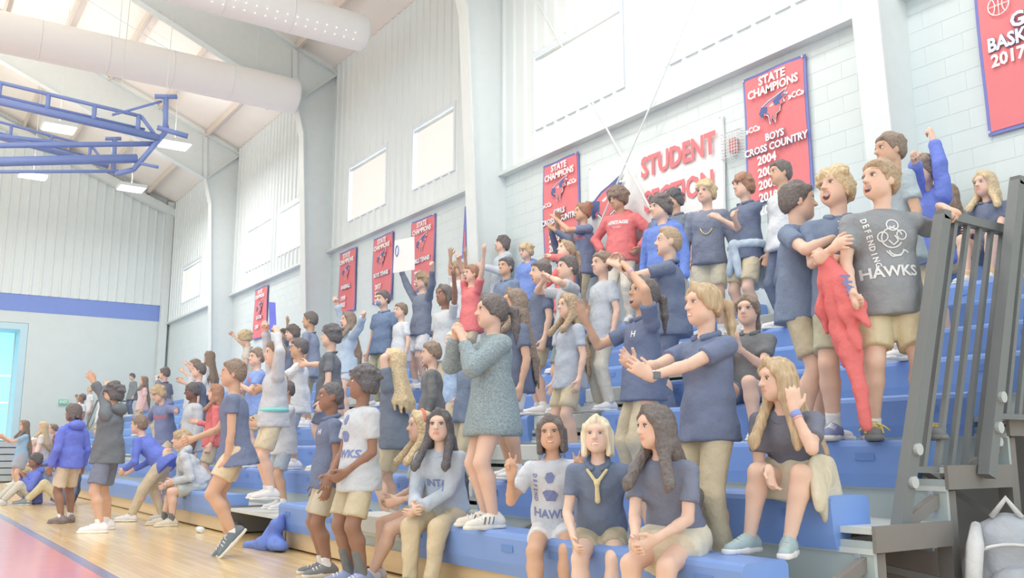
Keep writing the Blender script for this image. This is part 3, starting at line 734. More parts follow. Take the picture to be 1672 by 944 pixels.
# ducts
for i, (y, z, xe, r) in enumerate(((16.3, 9.3, 7.35, .37), (20.1, 9.2, 7.35, .42))):
    e = empty('fabric_duct', (0, 0, 0), 0, 'round white air duct %s' % ('with rows of small holes, nearer the camera' if i == 0 else 'above the folded hoop, farther from the camera'), 'duct', 'air ducts')
    mb = MB(); xs = [xe, xe - .02, xe - .08] + [xe - .3 - 1.3 * k for k in range(12)]
    mb.tube([(x, y, z) for x in xs], [r * .6, r * .93, r] + [r] * 12, 40).build('tube', M_DUCT, e, True)
    for k in range(1, 12): MB().tube([(xe - .3 - 1.3 * k, y, z), (xe - .33 - 1.3 * k, y, z)], r + .006, 40).build('seam_band', M_DUCT, e, True)
    if i == 0:
        hb = MB()
        for k in range(46):
            for a in (-150, -128):
                aa = math.radians(a); c = Vector((xe - .35 - .2 * k, y + math.cos(aa) * r, z + math.sin(aa) * r)); hb.disc(c, (0, math.cos(aa), math.sin(aa)), .016, .004, 8)
        tag(hb.build('air_holes', mat('hole_white', (255, 255, 255), .5, var=0, emit=.4), e), kind='stuff')  # holes glow faintly though no lamp sits in them
    for k in range(3): MB().tube([(xe - 1 - 3 * k, y, z + r), (xe - 1 - 3 * k, y, roof_z(xe - 1 - 3 * k) - .1)], .008, 5).build('hanger', M_STEEL, e)
# ceiling lights, each with its own lamp and an added one facing up
M_LENS = mat('light_lens', (255, 255, 255), .5, var=0, emit=3.0)
def fixture(x, y, label, up=16):
    e = empty('ceiling_light', (x, y, 9.0), 0, label, 'light', 'square ceiling lights')
    MB().box(-.40, .40, -.36, .36, .02, .12).build('housing', M_STEEL, e); MB().box(-.36, .36, -.32, .32, 0, .02).build('lens', M_LENS, e)
    MB().tube([(0, 0, .12), (0, 0, roof_z(x) - 9.1)], .01, 6).build('hanger', M_STEEL, e)
    L = bpy.data.lights.new('lamp', 'AREA'); L.shape = 'RECTANGLE'; L.size = .72; L.size_y = .64; L.energy = 70; L.color = (1, .98, .95)
    lo = bpy.data.objects.new('lamp', L); lo.location = (0, 0, -.02); link(lo, e)
    L2 = bpy.data.lights.new('added_uplight', 'AREA'); L2.shape = 'RECTANGLE'; L2.size = .72; L2.size_y = .64; L2.energy = up; L2.color = (1, .97, .93)  # added lamp facing up, brightens the roof
    lo = bpy.data.objects.new('added_uplight', L2); lo.location = (0, 0, .14); lo.rotation_euler = (math.pi, 0, 0); link(lo, e)
for x, y, lb in ((2.93, 25.1, 'glowing square ceiling light farther from the wall, nearer row'), (5.72, 24.8, 'glowing square ceiling light at the tip of the folded hoop'), (2.93, 30.1, 'glowing square ceiling light left in the farther row'), (5.68, 29.9, 'glowing square ceiling light beside the end wall eave'),
                 (2.9, 4.2, 'added ceiling light over the near stands, out of view'), (5.7, 4.2, 'added ceiling light close to the near wall column, out of view'), (2.9, 9.4, 'added ceiling light over the jumping girl, out of view'), (5.7, 9.4, 'added ceiling light over the middle stands, out of view'),  # unseen lights here and below, added to light the hall
                 (-2, 7.0, 'added ceiling light over the near half court, out of view'), (-2, 14.0, 'added ceiling light over the centre court, out of view'), (-2, 21.0, 'added ceiling light over the far half court, out of view'), (-2, 28.0, 'added ceiling light near the end window, out of view')):
    fixture(x, y, lb, 16 if x > 0 else 170)  # unseen court lights get stronger upward lamps to brighten ducts and roof
# folded basketball hoop frame under the roof
M_HOOP = mat('blue_steel_tube', (112, 138, 208), .35, .5, var=.04)
hb = empty('folded_hoop_frame', (0, 0, 0), 0, 'blue tubular basketball backstop frame folded up under the roof', 'hoop frame')
import itertools
YH = 17.5
def tb(pts, r, name): return MB().tube(pts, r, 10).build(name, M_HOOP, hb, True)
A = Vector((3.85, YH, 6.85)); T = Vector((3.82, YH, 7.55)); Bq = Vector((3.35, YH + .1, 6.05))
tb([A, T], .05, 'mast'); tb([(3.62, YH, 7.52), (4.02, YH, 7.60)], .045, 'crossbar'); tb([A, Bq], .05, 'mast'); tb([(3.7, YH, 6.92), (4.25, YH - .1, 6.82)], .05, 'crossbar')
def truss(p0, p1, drop, r, n, nm):
    p0 = Vector(p0); p1 = Vector(p1); u = Vector((0, 0, drop))
    tb([p0, p1], r, nm + '_lower_tube'); tb([p0 + u + (p1 - p0) * .08, p0 + u + (p1 - p0) * .3, p1 + u], r * .5, nm + '_upper_tube')
    tb([p0 + (p1 - p0) * .01, p0 + u + (p1 - p0) * .08], r * .5, 'brace')
    tb([p0 + (p1 - p0) * .05 + u * .55 + Vector((0, .25, 0)), p1 + u * .55 + Vector((0, .25, 0))], r * .4, nm + '_middle_tube')
    for i in range(n):
        t = .09 + .88 * i / (n - 1); tb([p0 + (p1 - p0) * t, p0 + (p1 - p0) * t + u], r * .6, 'strut')
truss((3.75, YH, 6.72), (-.6, YH, 6.95), .34, .07, 6, 'arm')
truss((3.2, YH + 1.8, 6.55), (-.8, YH + 1.8, 7.0), .3, .055, 6, 'rear_arm')
tb([(3.3, YH + 1.8, 6.4), (3.28, YH + 1.8, 7.15)], .05, 'mast'); tb([(3.1, YH + 1.8, 7.1), (3.4, YH + 1.8, 7.16)], .04, 'crossbar')
tb([(3.4, YH + .1, 6.28), (-.6, YH + .1, 5.45)], .085, 'support_tube'); tb([(3.68, YH + .1, 6.62), (-.6, YH + .1, 5.75)], .05, 'support_tube'); tb([(3.1, YH + .1, 5.98), (-.6, YH + .1, 5.32)], .03, 'support_tube'); tb([(2.4, YH + .1, 6.35), (-.6, YH + 1.2, 6.5)], .04, 'support_tube')
tb([Bq, (3.05, YH + .1, 5.92)], .05, 'mast'); tb([(3.75, YH, 7.45), (2.9, YH, 7.0)], .025, 'brace'); tb([(3.78, YH, 7.3), (3.9, YH, 6.95)], .02, 'brace'); tb([(3.4, YH + .1, 6.2), (3.75, YH - .1, 6.12)], .03, 'brace')
for k in (0, -.5): MB().tube([(3.82 + k, YH + (1.8 if k else 0), 7.5), (3.9 + k, YH + (1.8 if k else 0), roof_z(3.9) - .2)], .008, 5).build('hoist_cable', M_STEEL, hb)
# ------------------------------------------------------------------ telescopic stands
X1, TR, Z1, RS = 3.15, .624, .42, .272
def rx(n): return X1 + TR * (n - 1)
def rz(n): return Z1 + RS * (n - 1)
YN, YF = 2.88, 34.8
st = empty('bleachers', (0, 0, 0), 0, 'blue seated telescopic bleachers rising to the block wall', 'bleachers'); st['kind'] = 'structure'
AIS = [(6.1, 7.2), (13.3, 14.4), (21.2, 22.3)]
def spans(n):
    g = list(AIS)
    if n == 1: g = [(6.1, 7.2), (8.63, 10.4), (21.2, 22.3)]
    out = []; y = YN
    for a, b in g: out.append((y, a)); y = b
    out.append((y, YF)); return out
def seat_profile(n):
    x, z = rx(n), rz(n); d = .30 if n < 9 else .34
    return [(x + .03, z - .25), (x + .012, z - .18), (x, z - .035), (x + .008, z - .012), (x + .03, z), (x + d - .02, z), (x + d, z - .02), (x + d, z - .14), (x + .16, z - .14), (x + .12, z - .25)]
def extrude(pr, y0, y1):
    n = len(pr); v = [(x, y, z) for y in (y0, y1) for x, z in pr]
    return MB().poly(v, [tuple(range(n))[::-1], tuple(range(n, 2 * n))] + [(i, (i + 1) % n, n + (i + 1) % n, n + i) for i in range(n)])
M_BLUE2 = mat('blue_plastic_recess', (84, 130, 206), .5, .3, var=0)
for n in range(1, 10):
    x, z = rx(n), rz(n)
    for (a, b) in spans(n):
        k = max(1, round((b - a) / 1.9))
        for i in range(k):
            y0 = a + (b - a) * i / k + (.002 if i else 0); y1 = a + (b - a) * (i + 1) / k
            s = extrude(seat_profile(n), y0, y1).build('bench_seat', M_BLUE, st)
            if y0 < 12:
                for q in range(2):
                    yc = y0 + (.18 if q == 0 else (y1 - y0) - .3); MB().box(x - .001, x + .012, yc, yc + .12, z - .11, z - .07).build('grip', M_BLUE2, s)
    if n < 9:
        dk = MB().box(x + .06, rx(n + 1) + .06, YN - .18, YF, z - .17, z - .14).build('deck', M_DECK, st)
        MB().box(x + .05, rx(n + 1) + .05, YN - .20, YN - .18, z - .25, z - .13).build('deck_end', M_FRAME, dk)
        MB().box(rx(n + 1) + .055, rx(n + 1) + .075, YN - .18, YF, z - .14, rz(n + 1) - .2).build('riser', M_RISER, st)
        MB().box(rx(n + 1) + .045, rx(n + 1) + .055, YN - .18, YF, rz(n + 1) - .26, rz(n + 1) - .235).build('riser_lip', M_DECK, st)
        if n in (1, 2, 3):
            for q in (0, 1): MB().disc((rx(n + 1) + .055, YN - .1, z - .10 + .1 * q), (-1, 0, 0), .016, .012, 10).build('bolt', M_BOLT, st)
        for (a, b) in AIS:
            if a < 20: MB().bbox(x + .02, x + .33, a + .08, b - .08, z - .14, z - .01, .01).build('aisle_step', M_DECK, st)
# front: wooden kick board, and the cut-out by the second bench
for a, b in ((YN, 8.63), (10.4, YF)):
    MB().bbox(X1 + .08, X1 + .12, a, b, .012, .17, .006).build('kick_board', M_WOODK, st)
    MB().box(X1 + .10, X1 + .13, a, b, .15, .30).build('front_riser', M_RISER, st)
for y in (8.63, 10.4): MB().box(X1 + .08, X1 + .6, y - .02, y + .02, .012, .3).build('cutout_side', M_FRAME, st)
MB().box(rx(2) + .05, rx(2) + .08, 8.63, 10.4, .30, .46).build('front_riser', M_RISER, st)
MB().tube([(X1 + .14, 10.30, .07), (X1 + .14, 10.36, .07)], .06, 14).build('wheel', mat('black_rubber', (112, 112, 114), .7), st, True)
# understructure seen from the near end
for n in range(2, 10):
    x, z = rx(n), rz(n)
    for y in (YN - .12, 5.4, 9.0, 13.0):
        MB().box(x + .10, x + .17, y - .04, y + .04, .02, z - .26).build('post', M_FRAME, st)
        MB().bar((x + .12, y, z - .28), (x - .46, y, z - .50), .04, .06).build('bracket', M_FRAME, st)
        if n % 2: MB().bar((x + .13, y, .25), (x - TR + .13, y + .9, z - .5), .035, .035).build('brace', M_FRAME, st)
for y in (YN - .12, 5.4, 9.0): MB().bar((X1 + .2, y, .09), (8.35, y, .09), .06, .09).build('rail_beam', M_FRAME, st)
MB().box(XW - .06, XW - .03, YN - .2, YF, 0, 2.1).build('back_panel', mat('rear_panel', (186, 184, 180), .8, .1, var=.03), st)
# leaning end rails, one per row
for n in range(3, 9):
    lab = {3: 'beside the boy in the charcoal t-shirt', 4: 'one step above the front rail', 5: 'two steps above the front rail', 6: 'three steps above the front rail, out of view', 7: 'four steps above the front rail, out of view', 8: 'topmost at the wall, out of view'}[n]
    e = empty('guard_rail', (rx(n) - .2, 2.75 - .11 * (n % 2 == 0), rz(n) - .21), 0, 'charcoal leaning guard rail panel ' + lab, 'railing', 'end rails of the bleachers')
    def L(u, z): return (u + .36 * z, 0, z)
    MB().bar(L(0, -.25), L(0, 1.42), .075, .06, (0, 1, 0)).build('post', M_RAIL, e)
    MB().bar(L(.74, -.0), L(.74, 1.42), .06, .05, (0, 1, 0)).build('post', M_RAIL, e)
    MB().bar(L(-.03, 1.43), L(.77, 1.43), .06, .05).build('top_rail', M_RAIL, e)
    MB().bar(L(0, .06), L(.74, .06), .04, .03).build('bottom_rail', M_RAIL, e)
    for q in range(1, 6): MB().bar(L(.74 * q / 6, .06), L(.74 * q / 6, 1.42), .03, .025, (0, 1, 0)).build('picket', M_RAIL, e)
    for q in (.0, .16): MB().disc((L(0, q)[0], -.03, q), (0, -1, 0), .03, .02, 12).build('bolt', M_BOLT, e, False)
    for q in (.02, .2): MB().disc((L(.74, q)[0], -.03, q), (0, -1, 0), .025, .02, 12).build('bolt', M_BOLT, e, False)
# guard rail at the far bank
e = empty('guard_rail', (5.6, 34.5, 1.4), 0, 'small black guard rail at the far end of the stands', 'railing', 'end rails of the bleachers')
MB().bar((0, 0, 0), (.36, 0, 1.2), .05).build('post', M_RAIL, e); MB().bar((1.0, 0, .4), (1.36, 0, 1.2), .05).build('post', M_RAIL, e); MB().bar((.36, 0, 1.2), (1.36, 0, 1.2), .05).build('top_rail', M_RAIL, e)
for q in range(1, 6): MB().bar((.2 * q, 0, .2 + .05 * q), (.36 + .2 * q, 0, 1.2), .025).build('picket', M_RAIL, e)
# folded grey bleacher by the end window
e = empty('folded_bleacher', (0, 30, 0), 0, 'closed grey bleacher unit under the end window', 'bleachers')
MB().box(-6, 3.62, .05, 1.5, 0, 1.18).build('carcass', M_FRAME, e)
for q in range(6): MB().bbox(-6, 3.65, -.02, .08, .04 + .19 * q, .20 + .19 * q, .012).build('slat', mat('grey_slat', (176, 190, 200), .5, .3, var=.03), e)
# ------------------------------------------------------------------ banners on the block wall
def banner(y0, y1, z0, z1, label, lines, emblem=None, name='banner', field=M_RED, edge=M_BEDGE, group='championship banners', bw=.035):
    """hangs on the wall; y0 is the left edge as seen from the court (larger y)"""
    e = empty(name, (XW - .03, (y0 + y1) / 2, z0), 0, label, 'banner', group)
    W = abs(y0 - y1); Hh = z1 - z0; n = 14; m = 18
    def sheet(nm, hw, zb, zt, x0, mt):
        v = []; f = []
        for s in (0, 1):
            for j in range(m + 1):
                for i in range(n + 1):
                    t = i / n; q = j / m; yy = hw - 2 * hw * t; zz = zb + (zt - zb) * q
                    x = x0 - .012 * math.sin(q * 5 + t * 3 + y0) - .008 * math.sin(t * 9 + q * 2) + (.006 if s else 0); v.append((x, yy, zz))
        N = (n + 1) * (m + 1)
        for j in range(m):
            for i in range(n):
                a = j * (n + 1) + i; f.append((a, a + 1, a + n + 2, a + n + 1)); f.append((N + a, N + a + n + 1, N + a + n + 2, N + a + 1))
        return MB().poly(v, f).build(nm, mt, e, True)
    sheet('border', W / 2, 0, Hh, -.012, edge); sheet('field', W / 2 - bw, bw, Hh - bw, -.018, field)
    for (s, size, yy, zz, kw) in lines:
        if kw.get('sh'): text_mesh('lettering_edge', s, size, M_NAVY, e, (-.046, -yy * W, zz * Hh), (0, -1, 0), (0, 0, 1), bold=size * .055, depth=.002, sx=kw.get('sx', .95), align=kw.get('al', 'CENTER'))
        text_mesh('lettering', s, size, kw.get('m', M_WHITE), e, (-.050, -yy * W, zz * Hh), (0, -1, 0), (0, 0, 1), bold=size * .032, depth=.002, sx=kw.get('sx', .95), align=kw.get('al', 'CENTER'))
    if emblem:
        for (pts, mt, dx) in emblem:
            k = W / .93; cy, cz, sc_ = 0, Hh - .52 * k, .34 * k
            v = [(-.044 - dx, cy - (p[0]) * sc_, cz + p[1] * sc_) for p in pts]; v2 = [(x + .004, y, z) for x, y, z in v]; N = len(v)
            MB().poly(v + v2, [tuple(range(N))[::-1], tuple(range(N, 2 * N))] + [(i, (i + 1) % N, N + (i + 1) % N, N + i) for i in range(N)]).build('bird_emblem', mt, e)
    for (yy, zz) in ((W / 2 - .03, Hh - .03), (-W / 2 + .03, Hh - .03), (W / 2 - .03, .03), (-W / 2 + .03, .03)): MB().disc((-.03, yy, zz), (-1, 0, 0), .012, .012, 10).build('grommet', M_BOLT, e)
    return e
HEAD_O = [(-.62, -.02), (-.50, .22), (-.22, .36), (.10, .44), (.62, .60), (.50, .42), (.66, .40), (.46, .24), (.50, .12), (.30, .05), (.28, -.14), (.12, -.20), (.06, -.52), (-.06, -.28), (-.18, -.52), (-.24, -.2), (-.42, -.08), (-.5, -.22)]
def scale(p, s, o=(0, 0)): return [(x * s + o[0], y * s + o[1]) for x, y in p]
BEAK = [(-.62, -.02), (-.50, .20), (-.24, .14), (-.26, -.06), (-.42, -.06), (-.5, -.2)]
WING = [(.0, .28), (.5, .50), (.34, .34), (.48, .32), (.26, .2), (.3, .1), (.1, .08)]
EYE = [(-.16, .14), (.02, .2), (.0, .13), (-.1, .1)]
EMB = [(scale(HEAD_O, 1.0), M_WHITE, 0), (scale(HEAD_O, .9, (.0, .01)), M_NAVY, .003), (scale(HEAD_O, .80, (.02, .0)), M_RED, .006), (BEAK, M_NAVY, .009), (EYE, M_WHITE, .010), (WING, M_NAVY, .0095)]
def champs(y0, y1, z0, label, sport, years, cc=True):
    H_ = 5.46 - z0; g = lambda d: 1 - d / H_
    L_ = [('STATE', .15, 0, g(.13), {}), ('CHAMPIONS', .145, 0, g(.26), {'sx': .92})]
    for i, s in enumerate(sport): L_.append((s, .125, 0, g(.86 + .125 * i), {'sh': 1, 'sx': .92}))
    if cc: L_ += [('»CC»', .10, -.34, g(.70), {}), ('»CC»', .10, .36, g(.46), {})]
    for i, y in enumerate(years): L_.append((y, .15, -.14, g(1.12 + .155 * i), {}))
    return banner(y0, y1, z0, 5.46, label, L_, EMB)
champs(7.39, 6.44, 3.83, 'red boys cross country state champions banner beside the right wall column', ['BOYS', 'CROSS COUNTRY'], ['2004', '2005', '2006', '2010', '2011'])
champs(11.64, 10.72, 3.9, 'red girls cross country state champions banner left of the student section sign', ['GIRLS', 'CROSS COUNTRY'], ['2002', '2003', '2004', '2007'])
champs(16.18, 15.24, 4.0, 'red tennis state champions banner above the held white poster', ['GIRLS TENNIS'], ['2012', '2013'], False)
champs(17.97, 17.03, 4.0, 'red tall boys tennis banner left of the white poster', ['BOYS TENNIS'], ['2017', '2018', '2019'], False)
champs(19.79, 18.87, 4.0, 'red baseball state champions banner above the masked boy', ['BASEBALL'], ['1999', '2003'], False)
champs(22.0, 21.1, 4.0, 'red champions banner in the shade behind the tall steel column', ['SOFTBALL'], ['2001'], False)
champs(25.83, 24.74, 4.0, 'farthest small red champions banner near the end wall', ['SOCCER'], ['2008'], False)
e2 = banner(4.42, 3.35, 3.86, 5.5, 'red girls basketball banner cut by the right edge of the picture', [('GIRLS', .20, .03, .625, {'sh': 1}), ('BASKETBALL', .19, 0.0, .525, {'sh': 1, 'sx': .82}), ('2017', .17, -.24, .425, {})])
b_ = MB()
c_ = (-.05, .30, 1.24)
b_.tube([(c_[0], c_[1] + .10 * math.cos(a), c_[2] + .10 * math.sin(a)) for a in np.linspace(0, 6.283, 25)[:-1]], .006, 6, True)
b_.tube([(c_[0], c_[1] + .1, c_[2]), (c_[0], c_[1] - .1, c_[2])], .005, 6).tube([(c_[0], c_[1], c_[2] + .1), (c_[0], c_[1], c_[2] - .1)], .005, 6)
for s in (1, -1): b_.tube([(c_[0], c_[1] + s * (.075 - .04 * math.cos(t)), c_[2] + .085 * math.sin(t)) for t in np.linspace(-1.4, 1.4, 9)], .005, 6)
b_.build('basketball_outline', M_WHITE, e2, True)
ss = banner(10.45, 7.75, 3.8, 5.12, 'white student section sign with red lettering and bird emblem', [('STUDENT', .40, .20, .74, {'m': M_RED, 'sx': .8}), ('SECTION', .40, .20, .36, {'m': M_RED, 'sx': .8})], None, 'sign', mat('white_banner', (240, 243, 244), .7, .15, bump=.2, bscale=4, bdist=.02, var=.02), mat('white_banner_edge', (232, 236, 238), .7, .15, var=0), 'wall signs', .02)
for (pts, mt, dx) in EMB:
    v = [(-.05 - dx, .92 - p[0] * .62, .62 + p[1] * .75) for p in pts]; v2 = [(x + .004, y, z) for x, y, z in v]; N = len(v)
    MB().poly(v + v2, [tuple(range(N))[::-1], tuple(range(N, 2 * N))] + [(i, (i + 1) % N, N + (i + 1) % N, N + i) for i in range(N)]).build('bird_emblem', mt, ss)
# wire guard on the wall
e = empty('strobe_guard', (XW - .02, 7.58, 4.66), 0, 'wire guard over a red alarm strobe left of the tall red banner', 'wire guard')
MB().bbox(-.07, 0, -.06, .06, -.09, .09, .01).build('strobe', mat('strobe_red', (222, 130, 130), .5), e)
mb = MB()
for i in range(7): mb.tube([(0, -.13 + .043 * i, -.2), (-.12, -.13 + .043 * i, -.16), (-.12, -.13 + .043 * i, .16), (0, -.13 + .043 * i, .2)], .004, 5)
for i in range(9): mb.tube([(0, .14, -.16 + .04 * i), (-.12, .13, -.16 + .04 * i), (-.12, -.13, -.16 + .04 * i), (0, -.14, -.16 + .04 * i)], .004, 5)
mb.build('wire_cage', M_STEEL, e)
# ------------------------------------------------------------------ people
from mathutils.bvhtree import BVHTree
def chest_print(J, s, size, l, u, m, rot=0, bold=.0, back=False, name='print_lettering'):
    """flat print wrapped onto the shirt front"""
    H = J['H']; Fs, Ls, U = (Vector(J[k]) for k in ('Fs', 'Ls', 'U'))
    r = Ls; o = Vector(J['ch']) + Ls * (l * H) + U * (u * H) + Fs * .35
    c, sn = math.cos(rot), math.sin(rot)
    t = text_mesh(name, s, size * H, m, J['root'], o, r * c + U * sn, U * c - r * sn, bold=bold * H, depth=0)
    wrap(J, t)
    return t
def wrap(J, t):
    Fs = Vector(J['Fs']); sh = J['shirt']
    if 'bvh' not in J:
        me = sh.data; co = np.empty(len(me.vertices) * 3, F32); me.vertices.foreach_get('co', co); vi = np.empty(len(me.loops), np.int32); me.loops.foreach_get('vertex_index', vi)
        J['bvh'] = BVHTree.FromPolygons(co.reshape(-1, 3).tolist(), vi.reshape(-1, 4).tolist())
    for v in t.data.vertices:
        loc, n, i, d_ = J['bvh'].ray_cast(v.co + Fs * .2, -Fs, 1.2)
        if loc is not None: v.co = loc + Fs * .004
        else: v.co = v.co - Fs * .28
    t.parent = sh
def patch(J, pts, l, u, size, m, name='print'):
    H = J['H']; Fs, Ls, U = (Vector(J[k]) for k in ('Fs', 'Ls', 'U')); o = Vector(J['ch']) + Ls * (l * H) + U * (u * H) + Fs * .35
    n = len(pts); t = MB().poly([o] + [o + Ls * (p[0] * size * H) + U * (p[1] * size * H) for p in pts], [(0, i + 1, (i + 1) % n + 1) for i in range(n)]).build(name, m, J['root']); wrap(J, t); return t
def stroke(J, pts, l, u, size, m, wdt=.05, name='print_line'):
    H = J['H']; Fs, Ls, U = (Vector(J[k]) for k in ('Fs', 'Ls', 'U')); o = Vector(J['ch']) + Ls * (l * H) + U * (u * H) + Fs * .35
    mb = MB()
    for a, b in zip(pts[:-1], pts[1:]):
        d = Vector((b[0] - a[0], b[1] - a[1])).normalized(); q = Vector((-d.y, d.x)) * wdt
        mb.poly([o + Ls * (x * size * H) + U * (y * size * H) for x, y in ((a[0] - q.x, a[1] - q.y), (b[0] - q.x, b[1] - q.y), (b[0] + q.x, b[1] + q.y), (a[0] + q.x, a[1] + q.y))], [(0, 1, 2, 3)])
    t = mb.build(name, m, J['root']); wrap(J, t); return t
def ringp(J, a, b, fr, r, m, name, w=.012):
    """band round a limb between two joints"""
    a = Vector(J[a]); b = Vector(J[b]); c = a + (b - a) * fr; d = (b - a).normalized()
    MB().tube([c - d * w, c - d * w * .6, c + d * w * .6, c + d * w], [r * .9, r, r, r * .9], 14).build(name, m, J['root'], True)
M_PW = mat('shirt_print_white', (226, 228, 230), .8, .1, var=.08, vscale=30)
M_PB = mat('shirt_print_blue', (112, 128, 184), .8, .1, var=.08, vscale=30)
M_PR = mat('shirt_print_red', (206, 120, 132), .8, .1, var=.05, vscale=30)
M_GOLD = mat('gold_chain', (224, 198, 120), .35, .5, .3, var=0)
M_BANDP = mat('purple_band', (168, 150, 214), .6, var=0)
M_WATCH = mat('watch_black', (96, 100, 112), .3, .5, var=0)
def shoe_stripes(J, m, laces=False):
    H = J['H']
    for a, yy in ((J['aL'], 10), (J['aR'], -10)):
        R = rotm(yy); d, l, u = R[:, 0], R[:, 1], R[:, 2]; g = a - u * .045 * H
        for sg in (1, -1):
            for k in range(3): MB().bar(g + d * (.022 + .02 * k) * H + l * sg * .0285 * H + u * .022 * H, g + d * (.012 + .02 * k) * H + l * sg * .022 * H + u * .05 * H, .012, .008, d).build('shoe_stripe', m, J['root'])
        if laces:
            for sg in (1, -1): MB().tube([g + d * .05 * H + u * .055 * H + (d * .03 * math.sin(t * 2) + l * sg * .035 * t - u * (.012 * t * t)) * H for t in np.linspace(0, 1.4, 7)], .005, 5).build('long_lace', m, J['root'], True)
def ex_charcoal(J):
    shoe_stripes(J, mat('yellow_lace', (232, 210, 104), .7, var=0), True)
    chest_print(J, 'HAWKS', .054, -.01, -.135, M_PW, .06, .0015)
    for i, c in enumerate('DEFENDING'): chest_print(J, c, .026, -.078 + .004 * i, .06 - .021 * i, M_PW, -1.35, .001)
    # loose sketch drawing on the chest
    def circ(cx, cy, r, a0=0, a1=6.3, n=14, ky=1.0): return [(cx + r * math.cos(a0 + (a1 - a0) * i / n), cy + r * ky * math.sin(a0 + (a1 - a0) * i / n)) for i in range(n + 1)]
    for pts in (circ(0, .55, .24), circ(-.05, .0, .42, .3, 5.8), circ(.34, .12, .2), circ(-.42, .05, .2), circ(.1, -.45, .3, 3.4, 6.2), [(-.3, -.55), (-.1, -.8), (.25, -.75), (.45, -.5), (.6, -.62)], [(-.14, .5), (-.02, .42), (.1, .52)], [(-.2, -.1), (0, -.3), (.2, -.12), (.05, .1)]):
        stroke(J, pts, .012, -.01, .085, M_PW, .028)
def ex_logo(J):
    chest_print(J, 'H', .028, .03, .035, M_PW, 0, .0012); chest_print(J, 'THE HERITAGE\nSCHOOL', .011, .065, .036, M_PW, 0, .0004)
    b = MB()
    for q in (.055, .03): b.disc(Vector(J['ch']) + Vector(J['U']) * (q + .02) * J['H'] + Vector(J['Fs']) * (.068 * J['H'] + J['thick']), J['Fs'], .005, .004, 8)
    b.build('buttons', M_PW, J['shirt'])
def ex_hlogo(J): chest_print(J, 'H', .036, .05, .03, M_PW, 0, .0016)
def ex_heritage(J): chest_print(J, 'HERITAGE', .036, 0, .03, M_PW, 0, .002); chest_print(J, 'Hawks', .022, 0, -.005, M_PW)
def ex_navyred(J): chest_print(J, 'HERITAGE', .042, 0, .0, M_PR, 0, .0022)
def ex_bluehawks(J):
    chest_print(J, 'HAWKS', .05, 0, -.115, M_PB, 0, .0015)
    for i, c in enumerate('DEFEND'): chest_print(J, c, .024, -.078, .05 - .022 * i, M_PB, -1.5, .001)
    for pts, u in (([(-.5, 0), (-.3, .5), (.2, .6), (.5, .2), (.3, -.4), (-.2, -.5)], .045), ([(-.8, .2), (-.4, .5), (.4, .5), (.8, .1), (.5, -.6), (-.4, -.6)], -.03)): patch(J, pts, -.01, u, .045, M_PB)
def ex_chain(J):
    nb, U, Fs, Ls, H = (J[k] for k in ('nb', 'U', 'Fs', 'Ls', 'H')); pts = []
    for i in range(21):
        a = math.pi * (i / 20); pts.append(nb + Ls * (.05 * H * math.cos(a)) - U * (.17 * H * math.sin(a) ** .7) + Fs * (.03 * H + (.05 * H + J['thick']) * math.sin(a)))
    MB().tube(pts, .006, 6).build('gold_necklace', M_GOLD, J['root'], True)
def ex_waist(J):
    p, U, Fp, Lp, H = (J[k] for k in ('pel', 'U', 'Fp', 'Lp', 'H')); c = (186, 204, 222)
    ring = []
    for i in range(14):
        a, b = 2 * math.pi * i / 14, 2 * math.pi * (i + 1) / 14
        q = [p + U * .03 * H + Fp * (.085 * H * math.cos(t)) + Lp * (.115 * H * math.sin(t)) for t in (a, b)]; ring.append(cone(q[0], .026 * H, q[1], .026 * H, k=.01))
    f = p + Fp * .105 * H + U * .03 * H
    ring += [ell(f, np.full(3, .036 * H), k=.01), cone(f, .028 * H, f - U * .19 * H + Lp * .035 * H, .024 * H, k=.01), cone(f, .028 * H, f - U * .17 * H - Lp * .05 * H, .024 * H, k=.01)]
    for s in (-1, 0, 1): ring.append(cone(p - Fp * .1 * H + Lp * s * .06 * H, .035 * H, p - Fp * .11 * H + Lp * s * .07 * H - U * .2 * H, .03 * H, k=.03))
    sub('tied_jacket', ring, .014, cloth(c), J['root'], folds(5, .003))
def ex_purple(J): ringp(J, 'eL', 'wL', .9, .026, M_BANDP, 'wristband'); ex_hlogo(J)
def ex_watch(J):
    ringp(J, 'eL', 'wL', .9, .0275, mat('watch_strap', (214, 216, 220), .5, var=0), 'watch_strap', .013)
    a = Vector(J['eL']); b = Vector(J['wL']); c = a + (b - a) * .9; MB().bbox(c.x - .02, c.x + .02, c.y - .034, c.y + .034, c.z - .02, c.z + .02, .006).build('watch', M_WATCH, J['root']); ex_hlogo(J)
def ex_bluewatch(J):
    ringp(J, 'eL', 'wL', .88, .026, mat('blue_strap', (130, 150, 226), .5, var=0), 'watch_strap', .014); ringp(J, 'eL', 'wL', .78, .026, mat('pink_band', (228, 160, 170), .6, var=0), 'wristband', .004); ringp(J, 'eR', 'wR', .9, .024, M_WATCH, 'hair_tie', .004)
def ex_front_girl(J):
    ex_bluewatch(J); p, Fp, Lp, H = (J[k] for k in ('pel', 'Fp', 'Lp', 'H')); fl_ = (Lp, .35); g = []
    for q, r, dz in ((.01, .06, .07), (.07, .065, .095), (.13, .065, .085), (.18, .05, .05)): g.append(cone(p + Lp * .10 * H + Fp * q * H + V3(0, 0, .03 * H), r * H, p + Lp * .125 * H + Fp * (q + .02) * H - V3(0, 0, dz * H), .058 * H, k=.03, flat=fl_))
    sub('skirt_drape', g, .012, cloth((220, 208, 180)), J['root'], folds(12, .006, 34, 8))
def ex_bracelet(J): ringp(J, 'eR', 'wR', .9, .026, mat('red_bracelet', (222, 140, 130), .6, var=0), 'bracelet', .005)
